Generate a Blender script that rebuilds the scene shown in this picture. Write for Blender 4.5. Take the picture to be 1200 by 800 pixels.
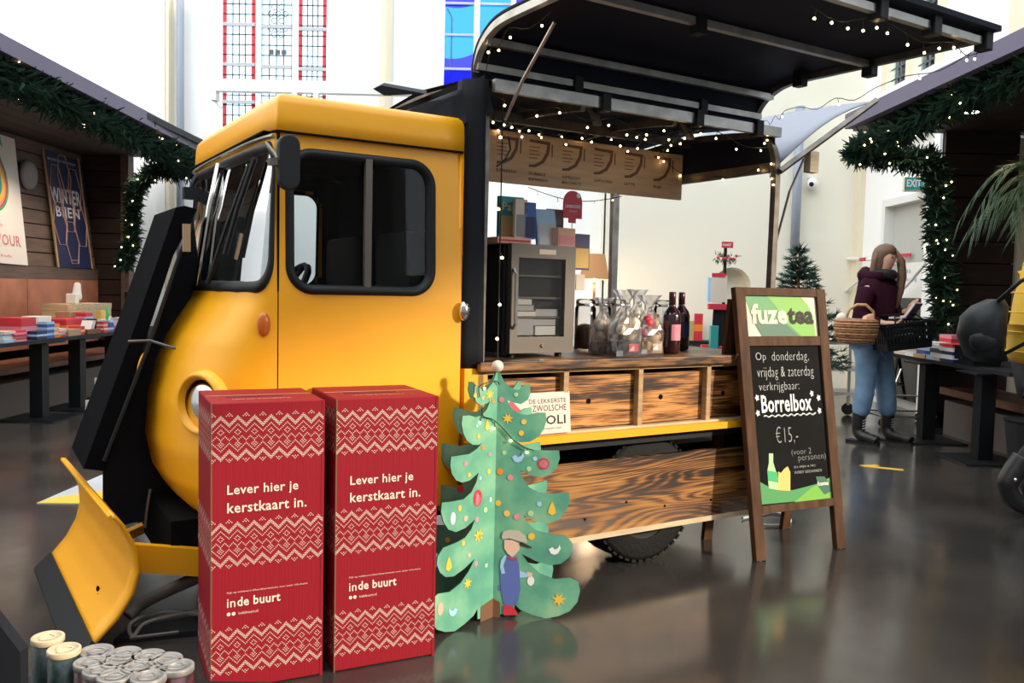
import bpy, bmesh, math, random
from math import sin, cos, pi, sqrt, atan2
from mathutils import Vector, Matrix
random.seed(7)
for o in list(bpy.data.objects): bpy.data.objects.remove(o)
S = bpy.context.scene
COL = S.collection
# ---------------------------------------------------------------- camera
F, PITCH, ROLL, H = 1009.0, .0597349, .0226748, 1.2
cp, sp, cr, sr = cos(PITCH), sin(PITCH), cos(ROLL), sin(ROLL)
AM = Matrix(((1, 0, 0), (0, 0, -1), (0, 1, 0)))
MC = Matrix(((cr, -sr, 0), (sr, cr, 0), (0, 0, 1))) @ Matrix(((1, 0, 0), (0, cp, -sp), (0, sp, cp))) @ AM
cam = bpy.data.cameras.new('camera'); co = bpy.data.objects.new('camera', cam); COL.objects.link(co)
cam.sensor_width = 36; cam.lens = F / 1200 * 36; cam.clip_start = .05
rt, dn, fw = MC[0], MC[1], MC[2]
co.matrix_world = Matrix(((rt[0], -dn[0], -fw[0], 0), (rt[1], -dn[1], -fw[1], 0), (rt[2], -dn[2], -fw[2], H), (0, 0, 0, 1)))
S.camera = co
# ---------------------------------------------------------------- world, sun, exposure
W = bpy.data.worlds.new('sky'); S.world = W; W.use_nodes = True
bg = W.node_tree.nodes['Background']; bg.inputs[0].default_value = (.86, .94, 1, 1); bg.inputs[1].default_value = 2.0
sd = bpy.data.lights.new('sun', 'SUN'); so = bpy.data.objects.new('sun', sd); COL.objects.link(so)
sd.energy = 3.2; sd.angle = .05; sd.color = (1, .86, .66)
so.rotation_euler = Vector((-.869, .361, -.338)).to_track_quat('-Z', 'Y').to_euler()
S.view_settings.view_transform = 'Standard'; S.view_settings.look = 'None'; S.view_settings.gamma = 1
S.view_settings.exposure = .65
# ---------------------------------------------------------------- pixel to place helpers
def ray(x, y): return MC.transposed() @ Vector(((x - 600) / F, (y - 400) / F, 1))
CP = Vector((0, 0, H))
def atY(x, y, Y):
    r = ray(x, y); return CP + r * (Y / r[1])
def onz(x, y, z=0):
    r = ray(x, y); return CP + r * ((z - H) / r[2])
def atX(x, y, X):
    r = ray(x, y); return CP + r * (X / r[0])
class Fr:
    def __init__(s, o, a): s.o = Vector((o[0], o[1], 0)); s.a = a; s.u = Vector((cos(a), sin(a), 0)); s.n = Vector((-sin(a), cos(a), 0))
    def at(s, x, y, d):
        r = ray(x, y); p = s.o + s.n * d; P = CP + r * ((p - CP).dot(s.n) / r.dot(s.n)); return (P - s.o).dot(s.u), P[2]
    def l3(s, x, y, d): a, z = s.at(x, y, d); return Vector((a, d, z))
    def w(s, a, d, z=0): return s.o + s.u * a + s.n * d + Vector((0, 0, z))
# ---------------------------------------------------------------- materials
MATS = {}
def mat(name, col=(.5, .5, .5), rough=.5, metal=0, emit=None, es=0, noise=0, nscale=20, bump=0, bscale=60, spec=.5, coat=0, trans=0, alpha=1, stretch=None):
    m = bpy.data.materials.new(name); m.use_nodes = True; nt = m.node_tree; b = nt.nodes['Principled BSDF']
    b.inputs['Base Color'].default_value = (*col, 1); b.inputs['Roughness'].default_value = rough; b.inputs['Metallic'].default_value = metal
    b.inputs['Specular IOR Level'].default_value = spec; b.inputs['Coat Weight'].default_value = coat; b.inputs['Alpha'].default_value = alpha
    if trans: b.inputs['Transmission Weight'].default_value = trans
    if emit: b.inputs['Emission Color'].default_value = (*emit, 1); b.inputs['Emission Strength'].default_value = es
    if noise or bump:
        tc = nt.nodes.new('ShaderNodeTexCoord'); mp = nt.nodes.new('ShaderNodeMapping'); nt.links.new(tc.outputs['Object'], mp.inputs[0])
        if stretch: mp.inputs['Scale'].default_value = stretch
    if noise:
        n = nt.nodes.new('ShaderNodeTexNoise'); n.inputs['Scale'].default_value = nscale; n.inputs['Detail'].default_value = 5
        nt.links.new(mp.outputs[0], n.inputs[0]); r = nt.nodes.new('ShaderNodeValToRGB'); nt.links.new(n.outputs[0], r.inputs[0])
        r.color_ramp.elements[0].position = .3; r.color_ramp.elements[1].position = .7
        r.color_ramp.elements[0].color = (*[max(0, c * (1 - noise)) for c in col], 1); r.color_ramp.elements[1].color = (*[min(1, c * (1 + noise)) for c in col], 1)
        nt.links.new(r.outputs[0], b.inputs['Base Color'])
    if bump:
        n = nt.nodes.new('ShaderNodeTexNoise'); n.inputs['Scale'].default_value = bscale; nt.links.new(mp.outputs[0], n.inputs[0])
        bp = nt.nodes.new('ShaderNodeBump'); bp.inputs['Strength'].default_value = bump; bp.inputs['Distance'].default_value = .01
        nt.links.new(n.outputs[0], bp.inputs['Height']); nt.links.new(bp.outputs[0], b.inputs['Normal'])
    MATS[name] = m; return m
def ramp(nt, stops):
    r = nt.nodes.new('ShaderNodeValToRGB'); e = r.color_ramp.elements
    e[0].position, e[0].color = stops[0][0], (*stops[0][1], 1); e[1].position, e[1].color = stops[-1][0], (*stops[-1][1], 1)
    for p, c in stops[1:-1]: q = e.new(p); q.color = (*c, 1)
    return r
def burnt(name, dark=1.0, rings=9, sc=(1.3, 5, 6), seed=0, amp=.2, streak=.0):
    m = bpy.data.materials.new(name); m.use_nodes = True; nt = m.node_tree; b = nt.nodes['Principled BSDF']; L = nt.links.new
    tc = nt.nodes.new('ShaderNodeTexCoord'); mp = nt.nodes.new('ShaderNodeMapping'); L(tc.outputs['Object'], mp.inputs[0])
    mp.inputs['Scale'].default_value = sc; mp.inputs['Location'].default_value = (seed, seed * 1.7, seed * .6)
    n = nt.nodes.new('ShaderNodeTexNoise'); n.inputs['Scale'].default_value = 1.1; n.inputs['Detail'].default_value = 1.2; n.inputs['Roughness'].default_value = .4; L(mp.outputs[0], n.inputs[0])
    mu = nt.nodes.new('ShaderNodeMath'); mu.operation = 'MULTIPLY'; mu.inputs[1].default_value = rings * 6.28; L(n.outputs[0], mu.inputs[0])
    f = nt.nodes.new('ShaderNodeTexNoise'); f.inputs['Scale'].default_value = 4; f.inputs['Detail'].default_value = 6; L(mp.outputs[0], f.inputs[0])
    fa = nt.nodes.new('ShaderNodeMath'); fa.operation = 'MULTIPLY_ADD'; fa.inputs[1].default_value = 3.5; L(f.outputs[0], fa.inputs[0]); L(mu.outputs[0], fa.inputs[2])
    si = nt.nodes.new('ShaderNodeMath'); si.operation = 'SINE'; L(fa.outputs[0], si.inputs[0])
    g = nt.nodes.new('ShaderNodeTexNoise'); g.inputs['Scale'].default_value = 1.6; g.inputs['Detail'].default_value = 4; L(mp.outputs[0], g.inputs[0])
    ad = nt.nodes.new('ShaderNodeMath'); ad.operation = 'MULTIPLY_ADD'; ad.inputs[1].default_value = amp; ad.inputs[2].default_value = -.3 - streak * .5; L(si.outputs[0], ad.inputs[0])
    m2 = nt.nodes.new('ShaderNodeMapping'); m2.inputs['Scale'].default_value = (1.5, 3, 14); L(mp.outputs[0], m2.inputs[0]); st = nt.nodes.new('ShaderNodeTexNoise'); st.inputs['Scale'].default_value = 1.6; st.inputs['Detail'].default_value = 6; L(m2.outputs[0], st.inputs[0])
    a3 = nt.nodes.new('ShaderNodeMath'); a3.operation = 'MULTIPLY_ADD'; a3.inputs[1].default_value = streak; L(st.outputs[0], a3.inputs[0]); L(ad.outputs[0], a3.inputs[2]); ad = a3
    a2 = nt.nodes.new('ShaderNodeMath'); a2.operation = 'MULTIPLY_ADD'; a2.inputs[1].default_value = 1.55; L(g.outputs[0], a2.inputs[0]); L(ad.outputs[0], a2.inputs[2])
    r = ramp(nt, [(.22, (.02, .009, .004)), (.4, (.1, .03, .006)), (.52, (.38, .14, .025)), (.78, (.68, .32, .085))]); L(a2.outputs[0], r.inputs[0])
    mx = nt.nodes.new('ShaderNodeMixRGB'); mx.blend_type = 'MULTIPLY'; mx.inputs[0].default_value = 1; mx.inputs[2].default_value = (dark, dark, dark, 1)
    L(r.outputs[0], mx.inputs[1]); L(mx.outputs[0], b.inputs['Base Color']); b.inputs['Roughness'].default_value = .45
    MATS[name] = m; return m
def glassm(name, tint, gloss=.1, rough=.02, haze=0):
    m = bpy.data.materials.new(name); m.use_nodes = True; nt = m.node_tree; nt.nodes.clear(); L = nt.links.new
    o = nt.nodes.new('ShaderNodeOutputMaterial'); t = nt.nodes.new('ShaderNodeBsdfTransparent'); t.inputs[0].default_value = (*tint, 1)
    g = nt.nodes.new('ShaderNodeBsdfGlossy'); g.inputs['Roughness'].default_value = rough; fr = nt.nodes.new('ShaderNodeFresnel'); fr.inputs[0].default_value = 1.45
    a = nt.nodes.new('ShaderNodeMath'); a.operation = 'MULTIPLY_ADD'; a.inputs[1].default_value = 1; a.inputs[2].default_value = gloss; a.use_clamp = True; L(fr.outputs[0], a.inputs[0])
    x = nt.nodes.new('ShaderNodeMixShader'); L(a.outputs[0], x.inputs[0]); L(t.outputs[0], x.inputs[1]); L(g.outputs[0], x.inputs[2]); L(x.outputs[0], o.inputs[0])
    if haze:
        d = nt.nodes.new('ShaderNodeBsdfTranslucent'); d2 = nt.nodes.new('ShaderNodeBsdfDiffuse'); a_ = nt.nodes.new('ShaderNodeMixShader'); L(d.outputs[0], a_.inputs[1]); L(d2.outputs[0], a_.inputs[2]); y = nt.nodes.new('ShaderNodeMixShader'); y.inputs[0].default_value = haze; L(x.outputs[0], y.inputs[1]); L(a_.outputs[0], y.inputs[2]); L(y.outputs[0], o.inputs[0])
    MATS[name] = m; return m
mat('yellow', (.88, .38, .003), .42, coat=.08, noise=.03, nscale=3)
mat('black_rubber', (.008, .009, .011), .5, spec=.3); mat('black_fabric', (.014, .0145, .018), .85, spec=.15, bump=.3, bscale=9); mat('tarp', (.011, .013, .026), .75, spec=.2, bump=.25, bscale=5)
mat('black_felt', (.004, .004, .005), .95, spec=.05); mat('grey_canvas', (.25, .26, .31), .8, bump=.5, bscale=4)
mat('black_metal', (.007, .008, .009), .5, 0, spec=.25); mat('charcoal', (.015, .015, .017), .6, spec=.25); mat('cab_dark', (.005, .005, .006), .85, spec=.08)
mat('chrome', (.75, .75, .75), .18, 1); mat('alu', (.42, .42, .4), .42, .85, noise=.25, nscale=12); mat('alu_dark', (.16, .14, .12), .45, .7, noise=.35, nscale=14)
mat('steel', (.13, .11, .095), .45, .6); mat('amber', (.55, .12, .01), .25, coat=.5)
mat('red_card', (.25, .007, .015), .6, spec=.2, bump=.12, bscale=200, stretch=(1, 1, .02)); mat('print_cream', (.72, .6, .5), .6); mat('red_dark', (.1, .01, .012), .8); mat('card_brown', (.42, .27, .15), .8)
mat('white', (.8, .79, .76), .5); mat('cream', (.78, .7, .52), .6); mat('paper', (.75, .7, .6), .6); mat('chalk', (.75, .75, .72), .8); mat('chalk_dim', (.4, .4, .38), .8)
mat('board_black', (.007, .007, .007), .7, spec=.08, noise=.3, nscale=6); mat('board_wood', (.085, .038, .018), .6, spec=.15, noise=.35, nscale=5, stretch=(6, 6, 1))
mat('green_dark', (.02, .12, .06), .5); mat('green_light', (.16, .42, .03), .5); mat('green_mid', (.05, .28, .07), .5); mat('yellow_print', (.8, .5, .05), .5)
mat('pine', (.42, .26, .12), .55, noise=.25, nscale=6, stretch=(1, 4, 8)); mat('pale_pine', (.55, .42, .26), .6, noise=.2, nscale=6, stretch=(1, 4, 8)); mat('sign_wood', (.62, .4, .22), .55, noise=.15, nscale=4, stretch=(1, 4, 8))
mat('ink', (.03, .02, .015), .7); mat('tyre', (.012, .012, .012), .75, spec=.2, bump=.4, bscale=50); mat('rim', (.12, .12, .12), .4, .7)
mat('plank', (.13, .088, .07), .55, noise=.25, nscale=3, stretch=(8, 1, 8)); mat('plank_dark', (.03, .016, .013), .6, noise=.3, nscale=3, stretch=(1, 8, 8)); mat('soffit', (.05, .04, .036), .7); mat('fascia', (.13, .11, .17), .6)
mat('copper', (.55, .22, .13), .38, .35, noise=.2, nscale=4); mat('bench_wood', (.2, .085, .05), .5, noise=.2, nscale=4); mat('bench_grey', (.12, .1, .09), .6)
mat('white_wall', (.93, .93, .92), .9); mat('cream_wall', (.84, .8, .68), .9, bump=.1, bscale=8); mat('wall_low_bounce', (.28, .26, .24), .9); mat('stone', (.8, .72, .55), .9); mat('grey_pipe', (.33, .37, .45), .5); mat('door_grey', (.5, .5, .47), .5)
mat('lead', (.1, .11, .12), .6); mat('bulb', (1, .8, .5), .4, emit=(1, .66, .3), es=14); mat('cord', (.006, .008, .006), .6)
mat('garland', (.016, .055, .03), .7, noise=.5, nscale=30); mat('fir', (.012, .05, .03), .7, noise=.5, nscale=30); mat('palm', (.03, .07, .02), .5, noise=.4, nscale=20)
mat('spot', (1, 1, 1), .4, emit=(1, .9, .75), es=14); mat('shade', (.4, .2, .09), .8, emit=(1, .45, .15), es=.12); mat('lamp_glow', (1, .8, .5), .5, emit=(1, .75, .4), es=40)
mat('skin', (.62, .36, .25), .5); mat('hair', (.13, .07, .04), .55, noise=.4, nscale=60, stretch=(6, 6, 1)); mat('maroon', (.028, .006, .014), .9, spec=.1); mat('denim', (.16, .27, .42), .8, noise=.25, nscale=8); mat('boot', (.012, .01, .01), .4)
mat('jacket', (.72, .42, .02), .6, bump=.3, bscale=8); mat('trouser', (.015, .015, .018), .8); mat('pack', (.01, .012, .013), .45, spec=.3, bump=.3, bscale=12)
mat('wicker', (.32, .14, .06), .6, noise=.4, nscale=30, bump=.8, bscale=60); mat('wicker_light', (.5, .28, .13), .6, noise=.3, nscale=30)
mat('red', (.6, .03, .05), .5); mat('blue', (.03, .1, .4), .5); mat('navy', (.012, .022, .09), .5); mat('lightblue', (.35, .55, .75), .5); mat('orange', (.8, .25, .03), .5); mat('tan', (.5, .32, .15), .6); mat('grey', (.25, .25, .25), .5); mat('teal', (.03, .28, .28), .5); mat('green', (.03, .4, .12), .5); mat('pink', (.7, .25, .3), .5); mat('silver_grey', (.5, .5, .52), .4); mat('brown', (.16, .07, .03), .6); mat('purple', (.07, .06, .15), .5)
mat('gold', (.8, .5, .12), .5); mat('paint_yellow', (.75, .6, .1), .6); mat('peach', (.75, .42, .3), .6); mat('paint_blue', (.1, .14, .4), .6); mat('skin_paint', (.75, .48, .36), .6); mat('cap_grey', (.5, .45, .36), .6); mat('pale_green', (.42, .6, .3), .6)
mat('wine', (.03, .006, .012), .12, coat=.8); mat('foil', (.06, .008, .02), .3); mat('bee_text', (.7, .72, .8), .5); mat('copper_line', (.55, .33, .25), .5)
mat('hose', (.22, .2, .17), .6); mat('cable', (.35, .33, .3), .6); mat('tin_lid', (.24, .22, .2), .4, .2, noise=.3, nscale=40); mat('tube_green', (.008, .022, .02), .4, noise=.9, nscale=70); mat('tube_red', (.06, .012, .014), .3, noise=.8, nscale=60)
burnt('burnt_plank', .6, 26, (.7, 4, 8), 3.3, .15, .9); burnt('burnt_drawer', .9, 9, (2.2, 8, 16), 1.1, .05, 1.7); burnt('burnt_top', .42, 4, (4, 9, 30), 5.1, .08, .6)
glassm('cab_glass', (.8, .84, .84), -.02); glassm('clear_glass', (.85, .87, .87), .04); glassm('cello', (.93, .93, .95), .08, .2, .14); glassm('cooler_glass', (.85, .85, .85), .03)
glassm('leaded', (.8, .93, 1), .02); glassm('cyan_glass', (.03, .45, .82), .02); glassm('blue_glass', (.01, .06, .72), .02); glassm('pane_glass', (.8, .82, .8), .05)
def treem():
    m = bpy.data.materials.new('tree_paint'); m.use_nodes = True; nt = m.node_tree; b = nt.nodes['Principled BSDF']; L = nt.links.new
    tc = nt.nodes.new('ShaderNodeTexCoord'); n = nt.nodes.new('ShaderNodeTexNoise'); n.inputs['Scale'].default_value = 7; n.inputs['Detail'].default_value = 3; L(tc.outputs['Object'], n.inputs[0])
    r = ramp(nt, [(.3, (.07, .26, .2)), (.45, (.1, .32, .21)), (.58, (.16, .4, .25)), (.72, (.26, .47, .28))]); L(n.outputs[0], r.inputs[0]); L(r.outputs[0], b.inputs['Base Color']); b.inputs['Roughness'].default_value = .55
    MATS['tree_paint'] = m
treem()
def floorm():
    m = bpy.data.materials.new('floor'); m.use_nodes = True; nt = m.node_tree; b = nt.nodes['Principled BSDF']; L = nt.links.new
    tc = nt.nodes.new('ShaderNodeTexCoord'); n = nt.nodes.new('ShaderNodeTexNoise'); n.inputs['Scale'].default_value = 1.3; n.inputs['Detail'].default_value = 8; n.inputs['Roughness'].default_value = .6; L(tc.outputs['Object'], n.inputs[0])
    r = ramp(nt, [(.3, (.024, .021, .02)), (.5, (.042, .036, .032)), (.7, (.068, .058, .05))]); L(n.outputs[0], r.inputs[0]); L(r.outputs[0], b.inputs['Base Color'])
    n2 = nt.nodes.new('ShaderNodeTexNoise'); n2.inputs['Scale'].default_value = 2.3; n2.inputs['Detail'].default_value = 9; L(tc.outputs['Object'], n2.inputs[0])
    q = ramp(nt, [(.3, (.12, .12, .12)), (.7, (.22, .22, .22))]); L(n2.outputs[0], q.inputs[0]); L(q.outputs[0], b.inputs['Roughness'])
    b.inputs['Specular IOR Level'].default_value = .85
    bp = nt.nodes.new('ShaderNodeBump'); bp.inputs['Strength'].default_value = .015; L(n2.outputs[0], bp.inputs['Height']); L(bp.outputs[0], b.inputs['Normal'])
    MATS['floor'] = m
floorm()
# ---------------------------------------------------------------- mesh helpers
class MB:
    def __init__(s): s.v = []; s.f = []
    def add(s, vs, fs, M=None):
        k = len(s.v); s.v += [tuple((M @ Vector(p)) if M else p) for p in vs]; s.f += [tuple(i + k for i in f) for f in fs]; return s
    def box(s, x0, x1, y0, y1, z0, z1, M=None):
        v = [(x0, y0, z0), (x1, y0, z0), (x1, y1, z0), (x0, y1, z0), (x0, y0, z1), (x1, y0, z1), (x1, y1, z1), (x0, y1, z1)]
        return s.add(v, [(0, 3, 2, 1), (4, 5, 6, 7), (0, 1, 5, 4), (1, 2, 6, 5), (2, 3, 7, 6), (3, 0, 4, 7)], M)
    def prism(s, pts, a, b, axis='y', M=None):
        # outline pts (p, q); axis y: (p, ?, q); z: (p, q, ?); x: (?, p, q)
        g = {'y': lambda p, t: (p[0], t, p[1]), 'z': lambda p, t: (p[0], p[1], t), 'x': lambda p, t: (t, p[0], p[1])}[axis]
        n = len(pts); v = [g(p, a) for p in pts] + [g(p, b) for p in pts]
        return s.add(v, [tuple(range(n)), tuple(range(2 * n - 1, n - 1, -1))] + [(i, i + n, (i + 1) % n + n, (i + 1) % n) for i in range(n)], M)
    def tube(s, path, r, n=8, closed=False, cap=True):
        P = [Vector(p) for p in path]; N = len(P); R = r if isinstance(r, (list, tuple)) else [r] * N; k = len(s.v); up = None
        for i, p in enumerate(P):
            t = (P[(i + 1) % N] - P[i - 1]) if closed else (P[min(i + 1, N - 1)] - P[max(i - 1, 0)])
            if t.length < 1e-9: t = Vector((0, 0, 1))
            t.normalize()
            if up is None: up = Vector((0, 0, 1)) if abs(t.z) < .9 else Vector((1, 0, 0))
            up = (up - t * up.dot(t)); up = up.normalized() if up.length > 1e-6 else t.orthogonal().normalized(); w = t.cross(up)
            for j in range(n): a = 2 * pi * j / n; s.v.append(tuple(p + (up * cos(a) + w * sin(a)) * R[i]))
        for i in range(N if closed else N - 1):
            for j in range(n): a = k + i * n + j; b = k + i * n + (j + 1) % n; c = k + ((i + 1) % N) * n; s.f.append((a, b, c + (j + 1) % n, c + j))
        if cap and not closed: s.f.append(tuple(range(k + n - 1, k - 1, -1))); s.f.append(tuple(range(k + (N - 1) * n, k + N * n)))
        return s
    def lathe(s, prof, n=20, M=None, x=0, y=0, cap=True):
        k = len(prof); v = [(x + r * cos(2 * pi * j / n), y + r * sin(2 * pi * j / n), z) for r, z in prof for j in range(n)]
        f = [(i * n + j, i * n + (j + 1) % n, (i + 1) * n + (j + 1) % n, (i + 1) * n + j) for i in range(k - 1) for j in range(n)]
        if cap: f += [tuple(range(n - 1, -1, -1)), tuple(range((k - 1) * n, k * n))]
        return s.add(v, f, M)
    def grid(s, fn, nu, nv, keep=None):
        k = len(s.v); s.v += [tuple(fn(i / nu, j / nv)) for j in range(nv + 1) for i in range(nu + 1)]
        for j in range(nv):
            for i in range(nu):
                if keep is None or keep((i + .5) / nu, (j + .5) / nv): a = k + j * (nu + 1) + i; s.f.append((a, a + 1, a + nu + 2, a + nu + 1))
        return s
    def loft(s, rings, cap=True, closed=True):
        n = len(rings[0]); k = len(s.v)
        for r in rings: s.v += [tuple(p) for p in r]
        for i in range(len(rings) - 1):
            for j in range(n if closed else n - 1): s.f.append((k + i * n + j, k + i * n + (j + 1) % n, k + (i + 1) * n + (j + 1) % n, k + (i + 1) * n + j))
        if cap: s.f.append(tuple(range(k + n - 1, k - 1, -1))); s.f.append(tuple(range(k + (len(rings) - 1) * n, k + len(rings) * n)))
        return s
    def ball(s, c, r, n=10, m=6, sc=(1, 1, 1)):
        pr = [(max(1e-4, r * sin(pi * i / m)), -r * cos(pi * i / m)) for i in range(m + 1)]
        return s.lathe(pr, n, Matrix.Translation(c) @ Matrix.Diagonal((*sc, 1)), cap=False)
    def mesh(s, name, m, smooth=False):
        me = bpy.data.meshes.new(name); me.from_pydata(s.v, [], s.f); me.materials.append(MATS[m]); me.validate()
        if smooth: me.shade_smooth()
        return me
def link(name, me, parent=None):
    o = bpy.data.objects.new(name, me); COL.objects.link(o)
    if parent: o.parent = parent
    return o
def part(name, mb, m, parent, smooth=False, label=None, bevel=0, M=None, kind=None):
    if M is not None: mb.v = [tuple(M @ Vector(p)) for p in mb.v]
    o = link(name, mb.mesh(name, m, smooth), parent)
    if label: o['label'] = label
    if kind: o['kind'] = kind
    if bevel: b = o.modifiers.new('bevel', 'BEVEL'); b.width = bevel; b.segments = 2; b.limit_method = 'ANGLE'
    return o
def tag(o, label, cat, group=None):
    o['label'] = label; o['category'] = cat
    if group: o['group'] = group
    return o
def thing(name, label, cat, loc=(0, 0, 0), rz=0, group=None):
    o = bpy.data.objects.new(name, None); COL.objects.link(o); o.location = loc; o.rotation_euler = (0, 0, rz); o.empty_display_size = .05
    return tag(o, label, cat, group)
def struct(name, mb, m, parent=None, smooth=False):
    o = link(name, mb.mesh(name, m, smooth), parent)
    if not parent: o['kind'] = 'structure'
    return o
def copy_tree(o, parent=None):
    c = o.copy(); COL.objects.link(c)
    if parent: c.parent = parent
    for ch in [x for x in KIDS.get(o.name, [])]: copy_tree(ch, c)
    return c
KIDS = {}
def index_kids():
    KIDS.clear()
    for o in bpy.data.objects:
        if o.parent: KIDS.setdefault(o.parent.name, []).append(o)
TXT = {}
def text(body, m, parent, M, w=None, h=None, name='lettering', bold=0, align='L', shear=0, label=None):
    """flat lettering; M maps (x right, y up, z out); fitted to width w / height h"""
    cu = bpy.data.curves.new(name, 'FONT'); cu.body = body; cu.size = 1; cu.offset = bold; cu.shear = shear; cu.resolution_u = 2; cu.space_character = 1.05 if bold else 1
    o = bpy.data.objects.new('tmp', cu); COL.objects.link(o); dg = bpy.context.evaluated_depsgraph_get(); dg.update()
    me = bpy.data.meshes.new_from_object(o.evaluated_get(dg)); bpy.data.objects.remove(o); bpy.data.curves.remove(cu)
    xs = [v.co.x for v in me.vertices]; ys = [v.co.y for v in me.vertices]
    if not xs: return None
    x0, x1, y0, y1 = min(xs), max(xs), min(ys), max(ys); sx = w / (x1 - x0) if w else None; sy = h / (y1 - y0) if h else None
    sx = sx or sy; sy = sy or sx
    ox = {'L': x0, 'C': (x0 + x1) / 2, 'R': x1}[align]
    for v in me.vertices: v.co = M @ Vector(((v.co.x - ox) * sx, (v.co.y - y0) * sy, 0))
    me.name = name; me.materials.clear(); me.materials.append(MATS[m]); me.validate()
    q = link(name, me, parent)
    if label: q['label'] = label
    return q
def XZ(x, y, z): # text frame: right = +X, up = +Z, out = -Y, at local point
    return Matrix(((1, 0, 0, x), (0, 0, -1, y), (0, 1, 0, z), (0, 0, 0, 1)))
def rrect(x0, x1, z0, z1, r, n=6, rx=None):
    rx = rx or r; out = []
    for cx, cz, a in ((x1 - rx, z1 - r, 0), (x0 + rx, z1 - r, 90), (x0 + rx, z0 + r, 180), (x1 - rx, z0 + r, 270)):
        for i in range(n + 1): t = math.radians(a + 90 * i / n); out.append((cx + rx * cos(t), cz + r * sin(t)))
    return out
def circle(cx, cy, r, n=20, ry=None): return [(cx + r * cos(2 * pi * i / n), cy + (ry or r) * sin(2 * pi * i / n)) for i in range(n)]
def smoothpath(pts, n=8):
    P = [Vector(p) for p in pts]; out = []
    for i in range(len(P) - 1):
        a, b, c, d = P[max(i - 1, 0)], P[i], P[i + 1], P[min(i + 2, len(P) - 1)]
        for k in range(n):
            t = k / n; out.append(.5 * ((2 * b) + (c - a) * t + (2 * a - 5 * b + 4 * c - d) * t * t + (3 * b - a - 3 * c + d) * t ** 3))
    out.append(P[-1]); return out
def interp(T, x):
    if x <= T[0][0]: return T[0][1]
    for (a, u), (b, v) in zip(T, T[1:]):
        if x <= b: return u + (v - u) * (x - a) / (b - a)
    return T[-1][1]
#@@STRUCT
# ================================================================ the room
from mathutils.geometry import tessellate_polygon
def holed(mb, outer, holes, fn):
    loops = [[Vector((p[0], p[1], 0)) for p in outer]] + [[Vector((p[0], p[1], 0)) for p in h] for h in holes]
    tr = tessellate_polygon(loops); fl = [p for l in loops for p in l]
    mb.add([fn(p[0], p[1]) for p in fl], [tuple(t) for t in tr]); return mb
struct('floor', MB().box(-8, 8, -5, 12.5, -.1, 0), 'floor')
YB = 11.0
w = MB()
for a, b, z0, z1 in ((-7.2, -3.76, 0, 8), (-3.76, -2.38, 0, 2.6), (-2.38, -1.0, 0, 8), (-1.0, 1.0, 0, 3.55), (1.0, 1.12, 0, 8), (-3.3, -3.27, 2.6, 8), (-2.84, -2.81, 2.6, 8)): w.box(a, b, YB, YB + .3, z0, z1)
struct('wall_back', w, 'white_wall')
# wall behind the truck, with an arched niche
c = atY(858, 335, 10.7); nx, nz = c[0], c[2]
arch = [(nx - .23, .9), (nx + .23, .9)] + [(nx + .23 * cos(t * pi / 12), nz + .0 + .23 * sin(t * pi / 12)) for t in range(13)]
w = MB(); holed(w, [(1.1, 0), (4.25, 0), (4.25, 8), (1.1, 8)], [arch], lambda a, b: (a, 10.7, b))
n = len(arch); w.add([(p[0], 10.7, p[1]) for p in arch] + [(p[0], 10.95, p[1]) for p in arch], [(i, (i + 1) % n, (i + 1) % n + n, i + n) for i in range(n)] + [tuple(range(n, 2 * n))])
w.box(1.1, 1.12, 10.7, 11, 0, 8)
struct('wall_back_cream', w, 'cream_wall')
struct('wall_left', MB().box(-7.3, -7, -5, 11.3, 0, 8), 'white_wall')
struct('wall_rear', MB().box(-7.3, 7, -5.2, -5, 0, 8), 'wall_low_bounce')  # unseen rear wall, coloured dark to cut the fill light
w = MB()
for a, b, z0, z1 in ((-5, -1.62, 0, 8), (-1.62, 2.39, 0, 1.9), (-1.62, 2.39, 3.85, 8), (2.39, 6.0, 0, 8), (6.0, 8.9, 0, 3.4)): w.box(6.5, 6.8, a, b, z0, z1)
struct('wall_right_sun_gate', w, 'wall_low_bounce')  # unseen blocking wall, its opening sized to let the sun onto the truck
XR = 4.25
w = MB()
for a, b, z0, z1 in ((9.98, 11, 0, 3.4), (8.85, 9.98, 2.32, 3.4), (8.85, 8.98, 0, 2.32), (10.25, 11, 3.4, 8), (8.75, 10.25, 3.4, 3.6), (6.0, 8.75, 3.4, 8)): w.box(XR, XR + .15, a, b, z0, z1)
w.box(XR, 6.5, 8.75, 8.85, 0, 3.4); w.box(XR + .15, 6.5, 6, 8.85, 3.4, 3.5)
struct('wall_aisle', w, 'white_wall')
struct('trim_1', MB().box(XR - .12, XR, 8.85, 10.7, 2.92, 2.99).box(XR - .16, XR, 8.85, 10.7, 2.99, 3.03), 'white_wall')
struct('trim_2', MB().box(XR - .07, XR + .02, 10.55, 10.72, 0, 3.2), 'stone')
struct('trim_3', MB().box(XR - .1, XR, 7.15, 7.45, 3.4, 8), 'stone')
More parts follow.
